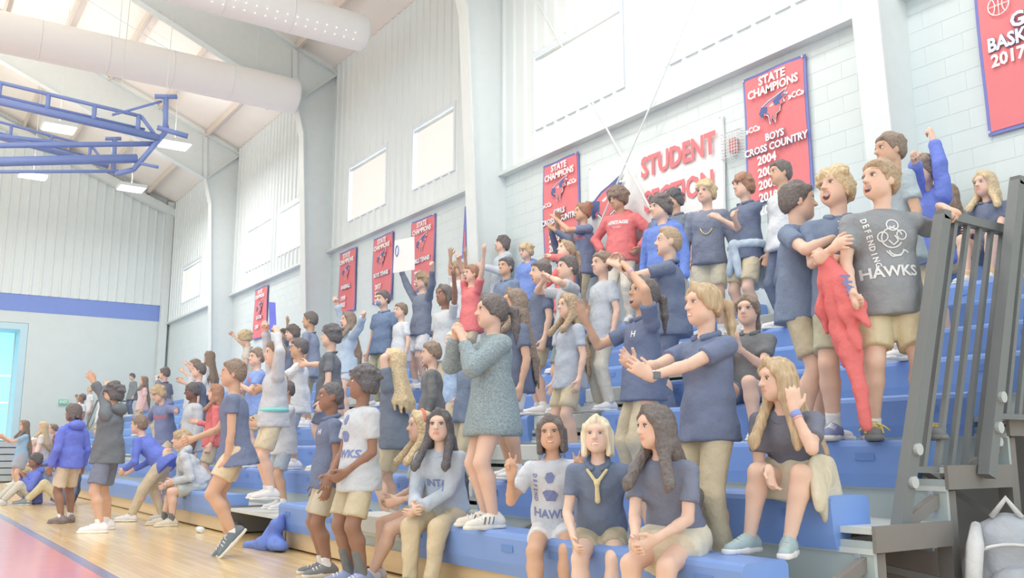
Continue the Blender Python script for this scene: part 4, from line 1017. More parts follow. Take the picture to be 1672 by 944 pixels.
def ex_tiedye(J):
    for k, (l, u) in enumerate(((.02, .02), (-.05, -.06), (.05, -.09))): patch(J, [(-.6, 0), (0, .7), (.7, .1), (.1, -.6)], l, u, .04, M_PR)
def ex_speck(J):
    r = random.Random(4)
    for k in range(12): patch(J, [(-.2, -.5), (.3, -.4), (.2, .5), (-.3, .4)], r.uniform(-.07, .07), r.uniform(-.16, .07), .022, (M_PB, M_PR)[k % 2])
def ex_jacketlogo(J):
    shoe_stripes(J, M_WATCH)
    patch(J, [(-.7, 0), (-.2, .7), (.8, .8), (.4, -.1), (0, -.9)], .045, .02, .024, M_PR); patch(J, [(-.4, 0), (-.1, .4), (.4, .5), (.2, 0)], .045, .02, .02, M_PB)
def ex_sweat(J): chest_print(J, 'INTA', .05, .0, -.03, M_PB, 0, .001)
def ex_scarf(J):
    nb, U, Fs, Ls, H = (J[k] for k in ('nb', 'U', 'Fs', 'Ls', 'H')); f = nb - U * .045 * H + Fs * .085 * H
    sub('yellow_neckerchief', [cone(f + Ls * .04 * H + U * .045 * H - Fs * .03 * H, .007 * H, f, .008 * H, k=.01), cone(f - Ls * .04 * H + U * .045 * H - Fs * .03 * H, .007 * H, f, .008 * H, k=.01), ell(f, np.full(3, .011 * H), k=.01), cone(f, .008 * H, f - U * .075 * H + Fs * .01 * H, .012 * H, k=.01)], .007, cloth((226, 214, 160)), J['root'])
def ex_phone(J):
    w = Vector(J['wL']); e = Vector(J['eL']); d = (w - e).normalized(); MB().bar(w + d * .06 - d.cross(Vector((1, 0, 0))) * .02, w + d * .19, .07, .01).build('phone', M_WATCH, J['root'])
def ex_belt(J):
    p, U, Fp, Lp, H = (J[k] for k in ('pel', 'U', 'Fp', 'Lp', 'H'))
    MB().tube([p + U * .05 * H + Fp * (.085 * H * math.cos(t)) + Lp * (.115 * H * math.sin(t)) for t in np.linspace(0, 6.283, 25)[:-1]], .022, 8, True).build('teal_belt', mat('teal_band', (120, 212, 214), .6, var=0), J['root'], True)
def ex_phoneR(J):
    w = Vector(J['wR']); MB().bar(w + Vector((.03, .0, -.12)), w + Vector((.03, 0, .0)), .07, .01, (1, 0, 0)).build('phone', M_WATCH, J['root'])
def ex_cap(J):
    hp, hs = J['hp'], J['hs']; Rm = np.stack([J['hl'], J['hf'], J['hu']])
    sub('cap', [ell(hp(0, -.05, .68), np.array((.39, .46, .40)) * hs, Rm, k=.01, cuts=[(hp(0, 0, .70), -J['hu'])]), ell(hp(0, .5, .72), np.array((.28, .28, .04)) * hs, Rm, k=.02)], .014, cloth((244, 246, 248)), J['root'])
def ex_headband(J):
    hp, hs = J['hp'], J['hs']; MB().tube([hp(.40 * math.cos(a), -.05 + .15 * math.sin(a) * 0 , .66 + .42 * math.sin(a)) for a in np.linspace(0, math.pi, 15)], .045 * hs, 8).build('red_headband', cloth((232, 120, 110)), J['root'], True)
person('boy in navy polo leaning in from the left of the shouting trio', (4.548, 3.587, 0.964), 285, 1.560, lod=0, hair='dark', style='short', top=('polo', (104, 122, 152)), bottom=('shorts', (190, 178, 150)), head=(38, -2, 0), LH=(0.2, -0.06, 0.68), RH=(0.2, -0.1, 0.75), RE=(-0.2, -0.9, -0.6), hands=('fist', 'fist'), mouth=0.4, bw=1.05, LF=(0, 0.06, 0), RF=(0, -0.07, 0))
person('blond boy in navy polo shouting in the middle of the trio', (4.548, 3.297, 0.964), 215, 1.580, lod=0, hair='blond', style='mop', top=('polo', (104, 122, 152)), bottom=('shorts', (182, 180, 156)), head=(-38, -6, 4), LH=(0.2, -0.04, 0.63), RH=(0.22, -0.02, 0.66), hands=('fist', 'relax'), mouth=1, bw=1.02, shoes=((108, 122, 170), (226, 224, 216)), socks=(226, 230, 232), sock_h=0.06, extra=ex_logo)
person('boy in charcoal printed t-shirt with one hand on the guard rail', (4.548, 3.012, 0.964), 228, 1.550, lod=0, hair='light', style='short', top=('tee', (132, 137, 143)), bottom=('shorts', (212, 196, 156)), head=(-62, -6, 0), RH=(0.14, -0.15, 0.5), hands=('grip', 'fist'), mouth=0.6, bw=1.1, shoes=((96, 102, 104), (104, 108, 110), (226, 206, 110)), sock_h=0.035, RF=(0, -0.08, 0), LF=(0.02, 0.08, 0), extra=ex_charcoal, LH=(0.006, 0.207, 0.83), LD=(0.49, 0.576, -0.45), LN=(0.297, 0.268, -0.9), LE=(-0.907, 0.26, -0.3))
person('tall smiling youth in grey-blue t-shirt behind the trio', (5.796, 3.718, 1.508), 150, 1.630, hair='brown', style='short', skin='tan', top=('tee', (168, 184, 192)), bottom=('shorts', (208, 193, 160)), head=(0, 2, 0), smile=True)
person('kid in bright blue hoodie with one arm thrust straight up', (6.75, 4.051, 1.64), 165, 1.575, hair='brown', style='mop', top=('hoodie', (96, 118, 214)), bottom=('shorts', (208, 193, 160)), LE=(0, 1, 0.2), hands=('point', 'fist'), head=(0, 4, 0), LH=(-0.014, 0.051, 1.103), RH=(0.193, 0.139, 0.956))
person('girl with dark hair sitting turned away beside the blue hoodie', (8.192, 4.712, 2.324), 140, 1.500, hair='brown', style='long', top=('polo', (92, 104, 132)), bottom=('skirt', (208, 193, 160)), hairlen=0.2, pel=(0, 0, 0.229), LF=(0.265, 0.06, 0), RF=(0.265, -0.06, 0), LH=(0.2, 0.06, 0.281), RH=(0.2, -0.06, 0.281))
person('blond girl in navy polo seated on the top row behind the rail', (8.192, 4.337, 2.324), 190, 1.550, hair='blond', style='long', top=('polo', (92, 104, 132)), bottom=('shorts', (92, 104, 132), 0.5), hairlen=0.22, head=(-25, 0, 0), LH=(0.22, 0.0, 0.33), RH=(0.2, -0.04, 0.34), shoes=((214, 216, 220), (236, 236, 236)), socks=(236, 190, 140), pel=(0, 0, 0.223), LF=(0.265, 0.06, 0), RF=(0.265, -0.06, 0))
person('dark-haired boy in pale grey sweatshirt in front of the tall red banner', (7.044, 5.723, 2.052), 158, 1.640, hair='dark', style='short', top=('sweat', (214, 220, 226)), bottom=('pants', (92, 104, 132)), head=(-5, 0, 0), skin='tan')
person('boy with folded arms and a pale jacket tied round his waist', (7.044, 6.197, 2.052), 172, 1.620, hair='auburn', style='mop', top=('polo', (92, 104, 132)), bottom=('shorts', (208, 193, 160)), LH=(0.15, -0.06, 0.72), RH=(0.15, 0.07, 0.69), head=(-12, 0, 0), extra=ex_waist)
person('curly blond boy in slate shirt wearing a gold necklace', (7.044, 6.725, 2.052), 215, 1.680, hair='blond', style='curly', top=('long', (120, 128, 150)), bottom=('shorts', (222, 212, 184)), head=(-25, 0, 0), extra=ex_chain)
person('black-haired boy under the student section sign, leftmost of the pair', (8.202, 8.715, 2.596), 165, 1.620, hair='black', style='mop', top=('polo', (98, 116, 150)), bottom=('pants', (92, 104, 132)), skin='tan')
person('dark-haired boy in charcoal polo under the student section sign, right of the pair', (7.668, 7.828, 2.324), 185, 1.680, hair='black', style='mop', top=('polo', (98, 110, 128)), bottom=('pants', (190, 178, 150)), skin='tan', head=(-20, 5, 0))
person('boy with dark fringe in bright blue hoodie below the student section sign', (6.42, 6.753, 1.78), 190, 1.700, hair='dark', style='mop', top=('hoodie', (96, 128, 214)), bottom=('pants', (92, 104, 132)), extra=ex_hlogo, head=(-25, 3, 0))
person('tall curly-haired boy in red sweatshirt with hands on hips', (8.202, 9.458, 2.596), 205, 1.880, hair='brown', style='afro', skin='olive', top=('hoodie', (228, 110, 112)), bottom=('pants', (222, 214, 196)), RH=(0.03, -0.15, 0.55), RE=(-0.5, -1, 0), LH=(0.03, 0.15, 0.55), LE=(-0.5, 1, 0), head=(-25, 12, 0), bw=1.08, extra=ex_heritage)
person('boy with flat-top haircut seen from behind shouting left', (5.502, 5.731, 1.096), 135, 1.709, hair='light', style='flattop', top=('polo', (92, 104, 132)), bottom=('pants', (92, 104, 132)), mouth=0.9, head=(10, -6, 0), RH=(0.24, -0.02, 0.84), LH=(0.26, 0.05, 0.82), bw=1.08, lod=1)
person('woman with big curly bun clapping beside the red sweatshirt', (8.202, 10.298, 2.596), 165, 1.880, hair='auburn', style='bun', skin='tan', top=('tee', (112, 124, 160)), bottom=('pants', (208, 193, 160)), LH=(0.22, 0.0, 0.86), RH=(0.2, -0.04, 0.88), hands='open', extra=ex_navyred)
person('student hidden behind clasped hands raised beside the girls banner', (7.668, 9.995, 2.324), 185, 1.550, hair='dark', style='long', skin='olive', top=('long', (92, 104, 132)), bottom=('pants', (92, 104, 132)), LH=(0.18, 0.03, 1.02), RH=(0.18, -0.02, 1.04), hands='fist')
person('boy with messy dark hair yelling in a pale grey hoodie on the top row', (8.202, 12.503, 2.596), 165, 1.807, hair='dark', style='mop', top=('hoodie', (196, 206, 216)), bottom=('pants', (190, 178, 150)), mouth=1, head=(0, -10, 0), lod=1, LH=(0.199, 0.113, 0.695))
person('blond child in blue hoodie on the top row by the girls banner', (7.668, 10.956, 2.324), 195, 1.600, hair='blond', style='mop', top=('hoodie', (110, 140, 216)), bottom=('pants', (190, 178, 150)), head=(-15, 8, 0))
person('black-haired boy in navy polo smiling below the yelling grey hoodie', (6.42, 9.656, 1.78), 190, 1.550, hair='black', style='short', skin='tan', top=('polo', (104, 122, 152)), bottom=('shorts', (208, 193, 160)), smile=True, lod=1)
person('boy in dark cap of hair shouting left in a navy t-shirt, centre', (5.172, 7.161, 1.236), 160, 1.480, hair='dark', style='short', top=('tee', (92, 104, 132)), bottom=('shorts', (190, 178, 150)), mouth=1, RH=(0.2, -0.1, 0.55), lod=1)
person('laughing girl in red sleeves tilting her head back', (6.42, 8.419, 1.78), 170, 1.550, hair='light', style='pony', top=('long', (228, 110, 112)), bottom=('shorts', (208, 193, 160)), smile=True, head=(0, -14, 8), LH=(0.14, 0.06, 0.86), RH=(0.16, -0.02, 0.8))
person('boy in grey t-shirt cupping hands round his mouth, centre', (5.172, 6.729, 1.236), 165, 1.450, hair='dark', style='short', top=('tee', (188, 196, 206)), bottom=('shorts', (130, 150, 150)), LH=(0.15, 0.05, 0.86), RH=(0.15, -0.05, 0.86))
person('screaming girl in navy polo with arms flung up and left', (4.254, 4.715, 0.552), 165, 1.520, lod=0, hair='dark', style='pony', skin='tan', top=('polo', (96, 110, 144)), bottom=('pants', (208, 193, 160)), LE=(0.2, 0.9, 0.1), RE=(0.2, -0.5, -0.8), hands=('fist', 'open'), mouth=1, head=(5, -12, 0), extra=ex_purple, LH=(0.085, 0.064, 1.029), RH=(0.212, -0.154, 0.836))
person('blond girl in navy polo clapping with a watch on her wrist', (3.63, 3.509, 0.28), 178, 1.500, lod=0, hair='sandy', style='pony', top=('polo', (98, 112, 146)), bottom=('pants', (208, 193, 160)), LH=(0.3, 0.02, 0.66), RH=(0.3, -0.04, 0.7), LE=(-0.3, 0.8, -0.6), RE=(-0.2, -0.7, -0.7), hands=('open', 'open'), LN=(0.1, -1, 0.2), RN=(0.1, 1, 0.1), LD=(0.8, -0.15, 0.5), RD=(0.85, 0.1, 0.5), smile=True, head=(-12, 0, 0), extra=ex_watch)
person('girl in dark polo sitting with palms pressed together under the trio', (5.182, 4.574, 0.964), 200, 1.450, lod=1, hair='brown', style='pony', top=('polo', (104, 108, 112)), bottom=('shorts', (92, 104, 132), 0.5), LH=(0.2, 0.02, 0.45), RH=(0.2, -0.02, 0.45), LN=(0, -1, 0), RN=(0, 1, 0), LD=(0.3, 0, 1), RD=(0.3, 0, 1), hands='flat', LF=(0.24, 0.1, 0), RF=(0.3, -0.06, 0), shoes=((236, 234, 226), (240, 238, 232)), socks=None, pel=(0, 0, 0.236))
person('blond girl sitting with cheek on her hand, khaki skirt, grey trainers', (3.934, 3.159, 0.42), 200, 1.380, lod=0, hair='sandy', style='long', top=('tee', (100, 104, 122)), bottom=('skirt', (220, 208, 180), 0.55), lean=36, head=(-38, 4, 0), LE=(0.5, 0.3, -0.8), LD=(-0.1, -0.02, 1), LN=(-0.6, -0.3, 0.1), RH=(0.29, -0.02, 0.285), RD=(0.4, 0.25, -0.8), LF=(0.27, 0.03, 0), RF=(0.25, -0.12, 0), fy=(12, -14), hands=('relax', 'relax'), shoes=((156, 178, 182), (232, 228, 228), (190, 206, 208)), socks=None, hairlen=0.33, extra=ex_front_girl, pel=(0, 0, 0.245), LH=(0.282, 0.075, 0.496))
person('girl with long dark hair seated with hands on her bare knees, front row', (3.31, 3.435, 0.0), 200, 1.360, lod=0, hair='dark', style='long', top=('tee', (106, 114, 138)), bottom=('skirt', (224, 214, 190), 0.55), lean=24, head=(-35, 4, 0), LH=(0.26, 0.04, 0.37), RH=(0.29, -0.02, 0.37), hands=('relax', 'relax'), LF=(0.27, 0.05, 0), RF=(0.25, -0.06, 0), hairlen=0.26, pel=(0, 0, 0.357))
person('girl with platinum bob grinning in navy polo, front row', (3.31, 4.029, 0.0), 225, 1.280, lod=0, hair='platinum', style='bob', skin='pale', top=('polo', (96, 112, 142)), bottom=('shorts', (190, 178, 150), 0.62), lean=24, smile=True, head=(-5, -4, 0), RH=(0.24, -0.09, 0.36), LH=(0.05, 0.22, 0.33), LE=(-0.3, 1, 0), extra=ex_scarf, pel=(0, 0, 0.376), LF=(0.265, 0.06, 0), RF=(0.265, -0.06, 0))
person('girl with dark bob making two peace signs in a pale printed t-shirt', (3.31, 4.456, 0.0), 228, 1.300, lod=0, hair='dark', style='bob', skin='tan', top=('tee', (206, 214, 226)), bottom=('shorts', (236, 238, 242), 0.6), lean=20, smile=True, head=(-2, 0, 3), LH=(0.3, 0.13, 0.6), RH=(0.23, -0.17, 0.59), LE=(0.1, 0.5, -1), RE=(0.1, -0.5, -1), LD=(0.1, 0.06, 1), RD=(0.1, -0.06, 1), LN=(1, 0, 0), RN=(1, 0, 0), hands=('peace', 'peace'), extra=ex_bluehawks, pel=(0, 0, 0.371), LF=(0.265, 0.06, 0), RF=(0.265, -0.06, 0))
person('girl in speckled teal fleece jacket standing on the front bench', (3.3, 5.127, 0.42), 168, 1.500, lod=0, hair='dark', style='pony', skin='fair', top=('coat', (140, 160, 168)), bottom=('shorts', (208, 193, 160), 0.5), LH=(0.15, 0.03, 0.8), RH=(0.16, -0.04, 0.82), hands=('relax', 'fist'), head=(-8, 0, 0), shoes=((238, 234, 222), (240, 236, 224)), socks=None, extra=ex_jacketlogo, LF=(0.02, 0.07, 0), RF=(0.0, -0.07, 0))
person('student in dark top standing behind the teal fleece girl', (3.924, 5.774, 0.692), 165, 1.420, lod=1, hair='brown', style='long', skin='tan', top=('polo', (92, 104, 132)), bottom=('shorts', (226, 226, 222), 0.6))
person('girl with long dark hair and pale sweatshirt seated looking at the camera', (3.31, 5.718, 0.0), 215, 1.440, lod=0, hair='black', style='long', skin='pale', top=('sweat', (186, 200, 216)), bottom=('pants', (214, 196, 160)), lean=18, head=(10, -2, 0), LH=(0.24, -0.02, 0.37), RH=(0.25, -0.05, 0.38), LF=(0.26, 0.04, 0), RF=(0.25, -0.07, 0), shoes=((116, 118, 122), (206, 186, 170)), hairlen=0.25, extra=ex_sweat, pel=(0, 0, 0.34))
person('girl with red headband seated behind the pale sweatshirt, crossed bare legs', (3.31, 5.924, 0.0), 170, 1.420, lod=1, hair='blond', style='long', skin='fair', extra=ex_headband, top=('tee', (196, 206, 218)), bottom=('shorts', (208, 193, 160), 0.5), lean=12, LF=(0.3, -0.04, 0), RF=(0.26, -0.1, 0), shoes=((224, 220, 232), (232, 230, 234)), socks=None, hairlen=0.22, pel=(0, 0, 0.344), LH=(0.2, 0.06, 0.396), RH=(0.2, -0.06, 0.396))
person('boy in pale grey printed t-shirt shouting, standing on the floor', (2.78, 6.037, 0.0), 185, 1.470, lod=0, hair='black', style='curly', skin='brown', top=('tee', (200, 208, 216)), bottom=('shorts', (202, 190, 158)), mouth=0.8, head=(-30, -6, 0), LH=(0.1, 0.05, 0.52), RH=(0.12, -0.07, 0.5), hands=('relax', 'relax'), socks=(104, 108, 110), sock_h=0.13, shoes=((142, 156, 206), (160, 172, 214)), extra=ex_bluehawks)
person('younger boy in navy polo standing left of the shouting grey t-shirt', (2.8, 6.619, 0.0), 168, 1.400, lod=0, hair='black', style='buzz', skin='brown', top=('polo', (96, 110, 142)), bottom=('shorts', (196, 188, 166)), head=(-5, 0, 0), socks=(236, 236, 238), sock_h=0.06, shoes=((104, 108, 112), (214, 206, 196)), extra=ex_hlogo)
person('blond student from behind with one elbow raised over the head', (3.63, 7.221, 0.28), 130, 1.480, lod=1, hair='blond', style='long', top=('tee', (100, 112, 132)), bottom=('shorts', (208, 193, 160)), LE=(0.1, 0.6, 0.9), hairlen=0.12, no_feet=False, LH=(0.03, -0.026, 1.0))
person('boy in dark jacket in profile behind the seated sweatshirt girl', (4.254, 7.675, 0.552), 150, 1.350, lod=1, hair='brown', style='short', top=('long', (104, 108, 112)), bottom=('pants', (190, 178, 150)), smile=True)
person('boy in blue face mask and navy polo high in the stands', (5.796, 11.905, 1.508), 195, 1.660, lod=1, hair='dark', style='short', top=('polo', (98, 122, 158)), bottom=('pants', (186, 182, 150)), mask=(110, 140, 180), head=(-5, 6, 0), bw=1.12)
person('girl with long brown hair in pale hoodie cheering with arms up', (5.172, 11.721, 1.236), 175, 1.540, lod=1, hair='brown', style='long', top=('hoodie', (178, 200, 222)), bottom=('shorts', (206, 216, 226), 0.5), mouth=0.8, hands='fist', hairlen=0.3, LH=(0.011, 0.62, 1.023), RH=(0.134, -0.045, 1.186))
person('boy in black shirt shouting with arm stretched to the left', (3.924, 9.353, 0.692), 150, 1.530, lod=1, hair='black', style='mop', top=('tee', (96, 102, 112)), bottom=('shorts', (92, 104, 132)), mouth=1, RE=(0, -0.4, -0.8), head=(0, -4, 0), RH=(0.387, -0.539, 0.764))
person('man with short dark hair in slate shirt facing away left', (5.172, 13.124, 1.236), 140, 1.720, lod=1, hair='dark', style='short', skin='olive', top=('tee', (128, 140, 168)), bottom=('shorts', (208, 193, 160)), bw=1.1)
person('boy with dark hair yelling high in the left half of the stands', (5.172, 13.848, 1.236), 170, 1.580, lod=1, hair='dark', style='mop', top=('tee', (92, 104, 132)), bottom=('shorts', (208, 193, 160)), mouth=1)
person('kid in white speckled shirt with arms reaching left', (3.924, 10.269, 0.692), 160, 1.480, lod=1, hair='black', style='short', skin='olive', top=('tee', (224, 230, 236)), bottom=('shorts', (166, 180, 196)), LH=(0.28, 0.0, 0.62), RH=(0.3, -0.05, 0.6), hands='open', extra=ex_speck)
person('man in dark shirt and white shorts with both fists raised', (6.42, 11.919, 1.78), 185, 1.720, lod=1, hair='light', style='mop', top=('long', (110, 120, 142)), bottom=('shorts', (236, 238, 240)), LE=(0, 1, 0), RE=(0, -1, 0), hands='fist', mouth=0.6, LH=(0.151, 0.391, 1.039), RH=(0.089, -0.313, 1.178))
person('girl with dark braided hair waving beside the fists', (5.172, 9.05, 1.236), 185, 1.520, lod=1, hair='dark', style='braids', skin='brown', top=('tee', (200, 206, 212)), bottom=('pants', (190, 178, 150)), LE=(0, 1, 0), hands='spread', LH=(0.162, 0.346, 1.062))
person('auburn-haired student cheering with raised hand left of the grey hoodie', (6.42, 10.517, 1.78), 180, 1.600, lod=1, hair='auburn', style='short', top=('tee', (228, 110, 112)), bottom=('pants', (190, 178, 150)), LE=(0, 1, 0), hands=('open', 'fist'), mouth=0.7, LH=(0.062, 0.313, 1.123), RH=(0.125, 0.005, 1.04))
person('student in pale shirt with hands up below the blue pennant', (7.668, 12.996, 2.324), 185, 1.660, lod=1, hair='light', style='curly', skin='tan', top=('tee', (226, 226, 228)), bottom=('pants', (190, 178, 150)), LE=(0, 1, 0), RE=(0, -1, 0), hands='spread', LH=(0.15, 0.331, 1.064), RH=(0.124, 0.035, 1.137))
person('small blond child in light blue shirt standing below the braided girl', (4.878, 8.326, 0.824), 170, 1.300, lod=1, hair='platinum', style='short', top=('tee', (160, 190, 226)), bottom=('shorts', (208, 193, 160)))
person('student in navy shirt bending forward behind the seated girls', (4.254, 7.01, 0.552), 170, 1.320, lod=1, hair='dark', style='pony', skin='tan', top=('polo', (104, 122, 152)), bottom=('pants', (190, 178, 150)))
person('student in dark shirt standing on the steps behind the peace-sign girl', (4.878, 6.337, 0.824), 172, 1.420, lod=1, hair='light', style='long', top=('tee', (176, 186, 202)), bottom=('shorts', (208, 193, 160)))
person('student with light brown hair in navy shirt between the screaming girl and the centre boys', (5.172, 6.223, 1.236), 170, 1.400, lod=1, hair='brown', style='short', top=('tee', (190, 198, 210)), bottom=('pants', (222, 214, 196)))
person('girl in navy flared blouse and khaki shorts caught in a jump', (2.55, 8.193, 0.0), 158, 1.620, lod=0, hair='brown', style='short', skin='tan', top=('dress', (100, 114, 148)), bottom=('shorts', (226, 206, 172), 0.62), lean=6, head=(0, -2, 0), pel=(-0.02, 0, 0.56), LF=(-0.03, 0.05, 0.085), RF=(0.0, -0.05, 0.05), tp=(48, 42), LH=(0.02, 0.1, 0.5), RH=(0.22, -0.06, 0.62), RE=(-0.6, -0.5, -0.8), hands=('fist', 'fist'), shoes=((96, 112, 124), (234, 230, 220)), socks=(240, 240, 240), sock_h=0.02, KL=(1, 0.1, 0.1), KR=(1, -0.1, 0.1))
person('boy in black hoodie with glasses raising both arms by the sideline', (2.15, 11.529, 0.0), 150, 1.660, lod=0, hair='black', style='mop', skin='tan', top=('hoodie', (96, 104, 112)), bottom=('shorts', (112, 120, 144), 0.8), LE=(0, 0.9, -0.2), RE=(0.2, -0.9, -0.4), hands=('spread', 'spread'), mouth=0.8, head=(5, -6, 0), glasses=True, bw=1.06, LF=(-0.03, 0.13, 0), RF=(0.02, -0.15, 0), shoes=((242, 242, 244), (246, 246, 246)), socks=(240, 240, 240), RH=(0.204, -0.172, 1.04), LH=(0.165, -0.345, 1.198))
person('kid with braids in royal blue hoodie seen from behind on the court', (2.0, 13.112, 0.0), 118, 1.480, lod=1, hair='dark', style='braids', skin='brown', top=('hoodie', (96, 116, 226)), bottom=('shorts', (222, 206, 178), 0.85), head=(20, 0, 0), shoes=((124, 110, 112), (120, 112, 112)), socks=(238, 236, 240), LF=(-0.04, 0.07, 0), RF=(0.03, -0.07, 0))
person('curly blond boy in grey hoodie seated on the front bench with a phone', (3.31, 11.848, 0.0), 172, 1.460, lod=0, hair='sandy', style='curly', top=('hoodie', (198, 206, 214)), bottom=('shorts', (192, 200, 194), 0.8), lean=34, head=(5, -4, 0), LH=(0.22, 0.06, 0.36), RH=(0.27, -0.06, 0.33), LF=(0.22, 0.07, 0), RF=(0.27, -0.09, 0), socks=(104, 108, 110), sock_h=0.07, shoes=((214, 204, 182), (222, 214, 196)), extra=ex_phoneR, pel=(0, 0, 0.336))
person('boy in royal blue jersey stooping behind the black hoodie', (2.95, 12.817, 0.0), 140, 1.550, lod=1, hair='brown', style='short', top=('long', (92, 116, 222)), bottom=('pants', (214, 200, 172)), lean=48, pel=(-0.1, 0, 0.48), LH=(0.2, 0.1, 0.42), RH=(0.22, -0.08, 0.42), LF=(0.12, 0.08, 0), RF=(-0.08, -0.08, 0))
person('blond boy in navy lettered hoodie leaning with arms spread', (3.63, 15.041, 0.28), 205, 1.620, lod=1, hair='sandy', style='mop', top=('hoodie', (112, 126, 172)), bottom=('shorts', (220, 202, 170), 0.8), lean=12, head=(-15, 22, 0), RE=(0, -1, 0), LE=(0, 1, 0), extra=ex_navyred, RH=(-0.153, -0.474, 0.662), LH=(0.512, 0.952, 0.676))
person('boy in maroon shirt and grey coat beside the navy hoodie', (3.63, 13.584, 0.28), 185, 1.560, lod=1, hair='black', style='short', skin='dark', top=('coat', (190, 198, 206)), bottom=('pants', (190, 178, 150)), smile=True, head=(-8, 6, 0))
person('girl with auburn hair and red sleeves reaching to the left', (3.63, 12.491, 0.28), 165, 1.480, lod=1, hair='auburn', style='long', top=('long', (228, 110, 112)), bottom=('shorts', (208, 193, 160)), RE=(0, -0.5, -0.8), hairlen=0.25, RH=(0.148, -0.292, 0.677))
person('student from behind holding a phone up beside raised hands', (4.548, 19.241, 0.964), 130, 1.560, lod=1, hair='dark', style='short', top=('tee', (112, 118, 140)), bottom=('pants', (208, 193, 160)), LE=(0, 0.8, 0.2), hands='grip', extra=ex_phone, LH=(0.523, -0.439, 1.067))
person('student with two open hands raised above the navy hoodie', (4.548, 17.063, 0.964), 175, 1.550, lod=2, hair='brown', style='short', top=('tee', (204, 208, 214)), bottom=('pants', (208, 193, 160)), hands='spread', LH=(0.083, -0.205, 1.005), RH=(0.116, -0.59, 0.983))
person('long-haired student in white top seen from behind, left stands', (5.172, 18.374, 1.236), 140, 1.580, lod=2, hair='brown', style='long', top=('long', (232, 236, 240)), bottom=('pants', (92, 104, 132)), hairlen=0.22)
person('boy in navy shirt with bowed dark hair below the white top', (3.924, 14.457, 0.692), 160, 1.520, lod=2, hair='dark', style='short', top=('tee', (92, 104, 132)), bottom=('pants', (208, 193, 160)), RH=(0.172, -0.279, 0.832))
person('laughing student in blue tie-dye t-shirt clapping', (3.924, 11.758, 0.692), 185, 1.500, lod=1, hair='brown', style='short', top=('tee', (124, 156, 224)), bottom=('shorts', (208, 193, 160)), smile=True, LH=(0.2, 0.02, 0.72), RH=(0.2, -0.04, 0.7), hands='open', extra=ex_tiedye)
person('student in grey sweatshirt and teal belt with both arms straight up', (3.3, 9.297, 0.42), 170, 1.580, lod=1, hair='brown', style='short', top=('sweat', (196, 200, 208)), bottom=('shorts', (214, 200, 168)), LE=(0, 1, 0), RE=(0, -1, 0), hands='fist', extra=ex_belt, LH=(0.017, 0.086, 1.059), RH=(0.07, -0.032, 1.09))
person('student shaking a thick mop of tousled blond hair', (5.796, 17.923, 1.508), 150, 1.700, lod=1, hair='blond', style='afro', top=('tee', (226, 218, 204)), bottom=('pants', (208, 193, 160)), RE=(0, -1, 0), hands='fist', head=(0, 25, 0), RH=(0.253, -0.203, 1.009))
person('student with clapping palms beside the teal belt', (3.63, 9.844, 0.28), 180, 1.360, lod=1, hair='dark', style='short', skin='tan', top=('tee', (206, 212, 220)), bottom=('shorts', (170, 184, 200)), LH=(0.24, 0.02, 0.66), RH=(0.24, -0.05, 0.68), hands='open')
person('student with raised open hand under the second red banner', (6.42, 17.698, 1.78), 180, 1.500, lod=2, hair='black', style='short', skin='olive', top=('tee', (92, 104, 132)), bottom=('pants', (208, 193, 160)), LE=(0, 1, 0), hands='open', LH=(0.067, 0.299, 1.155))
person('student in pale shirt between the masked boy and the dark shirt', (5.796, 11.364, 1.508), 180, 1.400, lod=2, hair='brown', style='short', top=('tee', (214, 220, 226)), bottom=('pants', (190, 178, 150)))
person('girl in sky blue top and striped skirt clapping by the far window', (2.53, 23.0, 0.0), 190, 1.536, lod=2, hair='brown', style='long', top=('tee', (150, 196, 232)), bottom=('skirt', (168, 176, 192), 0.7), smile=True, LH=(0.26, 0.0, 0.78), RH=(0.28, -0.03, 0.76), hands='open')
person('blond woman standing at the far end of the court, looking left', (3.099, 24.5, 0.0), 160, 1.555, lod=2, hair='blond', style='long', top=('tee', (236, 230, 226)), bottom=('pants', (190, 178, 150)), hairlen=0.2)
person('woman in mauve top standing beside the far blond woman', (3.382, 25.0, 0.0), 190, 1.513, lod=2, hair='brown', style='pony', top=('tee', (176, 158, 170)), bottom=('pants', (92, 104, 132)))
person('student in white cap seated on the far end of the front bench', (3.31, 27.644, 0.0), 190, 1.500, lod=2, hair='platinum', style='buzz', skin='pale', extra=ex_cap, top=('tee', (206, 150, 156)), bottom=('shorts', (208, 193, 160)), pel=(0, 0, 0.328), LF=(0.265, 0.06, 0), RF=(0.265, -0.06, 0), LH=(0.2, 0.06, 0.38), RH=(0.2, -0.06, 0.38))
person('dark-haired boy in green-grey shirt seated on the far front bench', (3.31, 25.547, 0.0), 150, 1.550, lod=2, hair='dark', style='short', top=('long', (130, 146, 142)), bottom=('pants', (190, 178, 150)), pel=(0, 0, 0.319), LF=(0.265, 0.06, 0), RF=(0.265, -0.06, 0), LH=(0.2, 0.06, 0.371), RH=(0.2, -0.06, 0.371))
person('boy in blue shirt seated on the far front bench nearest the sideline kids', (3.31, 23.669, 0.0), 185, 1.550, lod=2, hair='black', style='short', skin='dark', top=('long', (110, 130, 220)), bottom=('pants', (190, 178, 150)), pel=(0, 0, 0.319), LF=(0.265, 0.06, 0), RF=(0.265, -0.06, 0), LH=(0.2, 0.06, 0.371), RH=(0.2, -0.06, 0.371))
person('curly-haired boy in blue hoodie sitting on the court floor', (2.2, 17.991, 0.0), 190, 1.500, lod=2, hair='black', style='curly', skin='brown', top=('hoodie', (100, 120, 224)), bottom=('pants', (214, 210, 196)), LH=(0.12, 0.05, 0.3), RH=(0.12, -0.05, 0.3), pel=(0, 0, 0.062), LF=(0.33, 0.07, 0), RF=(0.36, -0.07, 0), KL=(0.3, 0.2, 1), KR=(0.3, -0.2, 1))
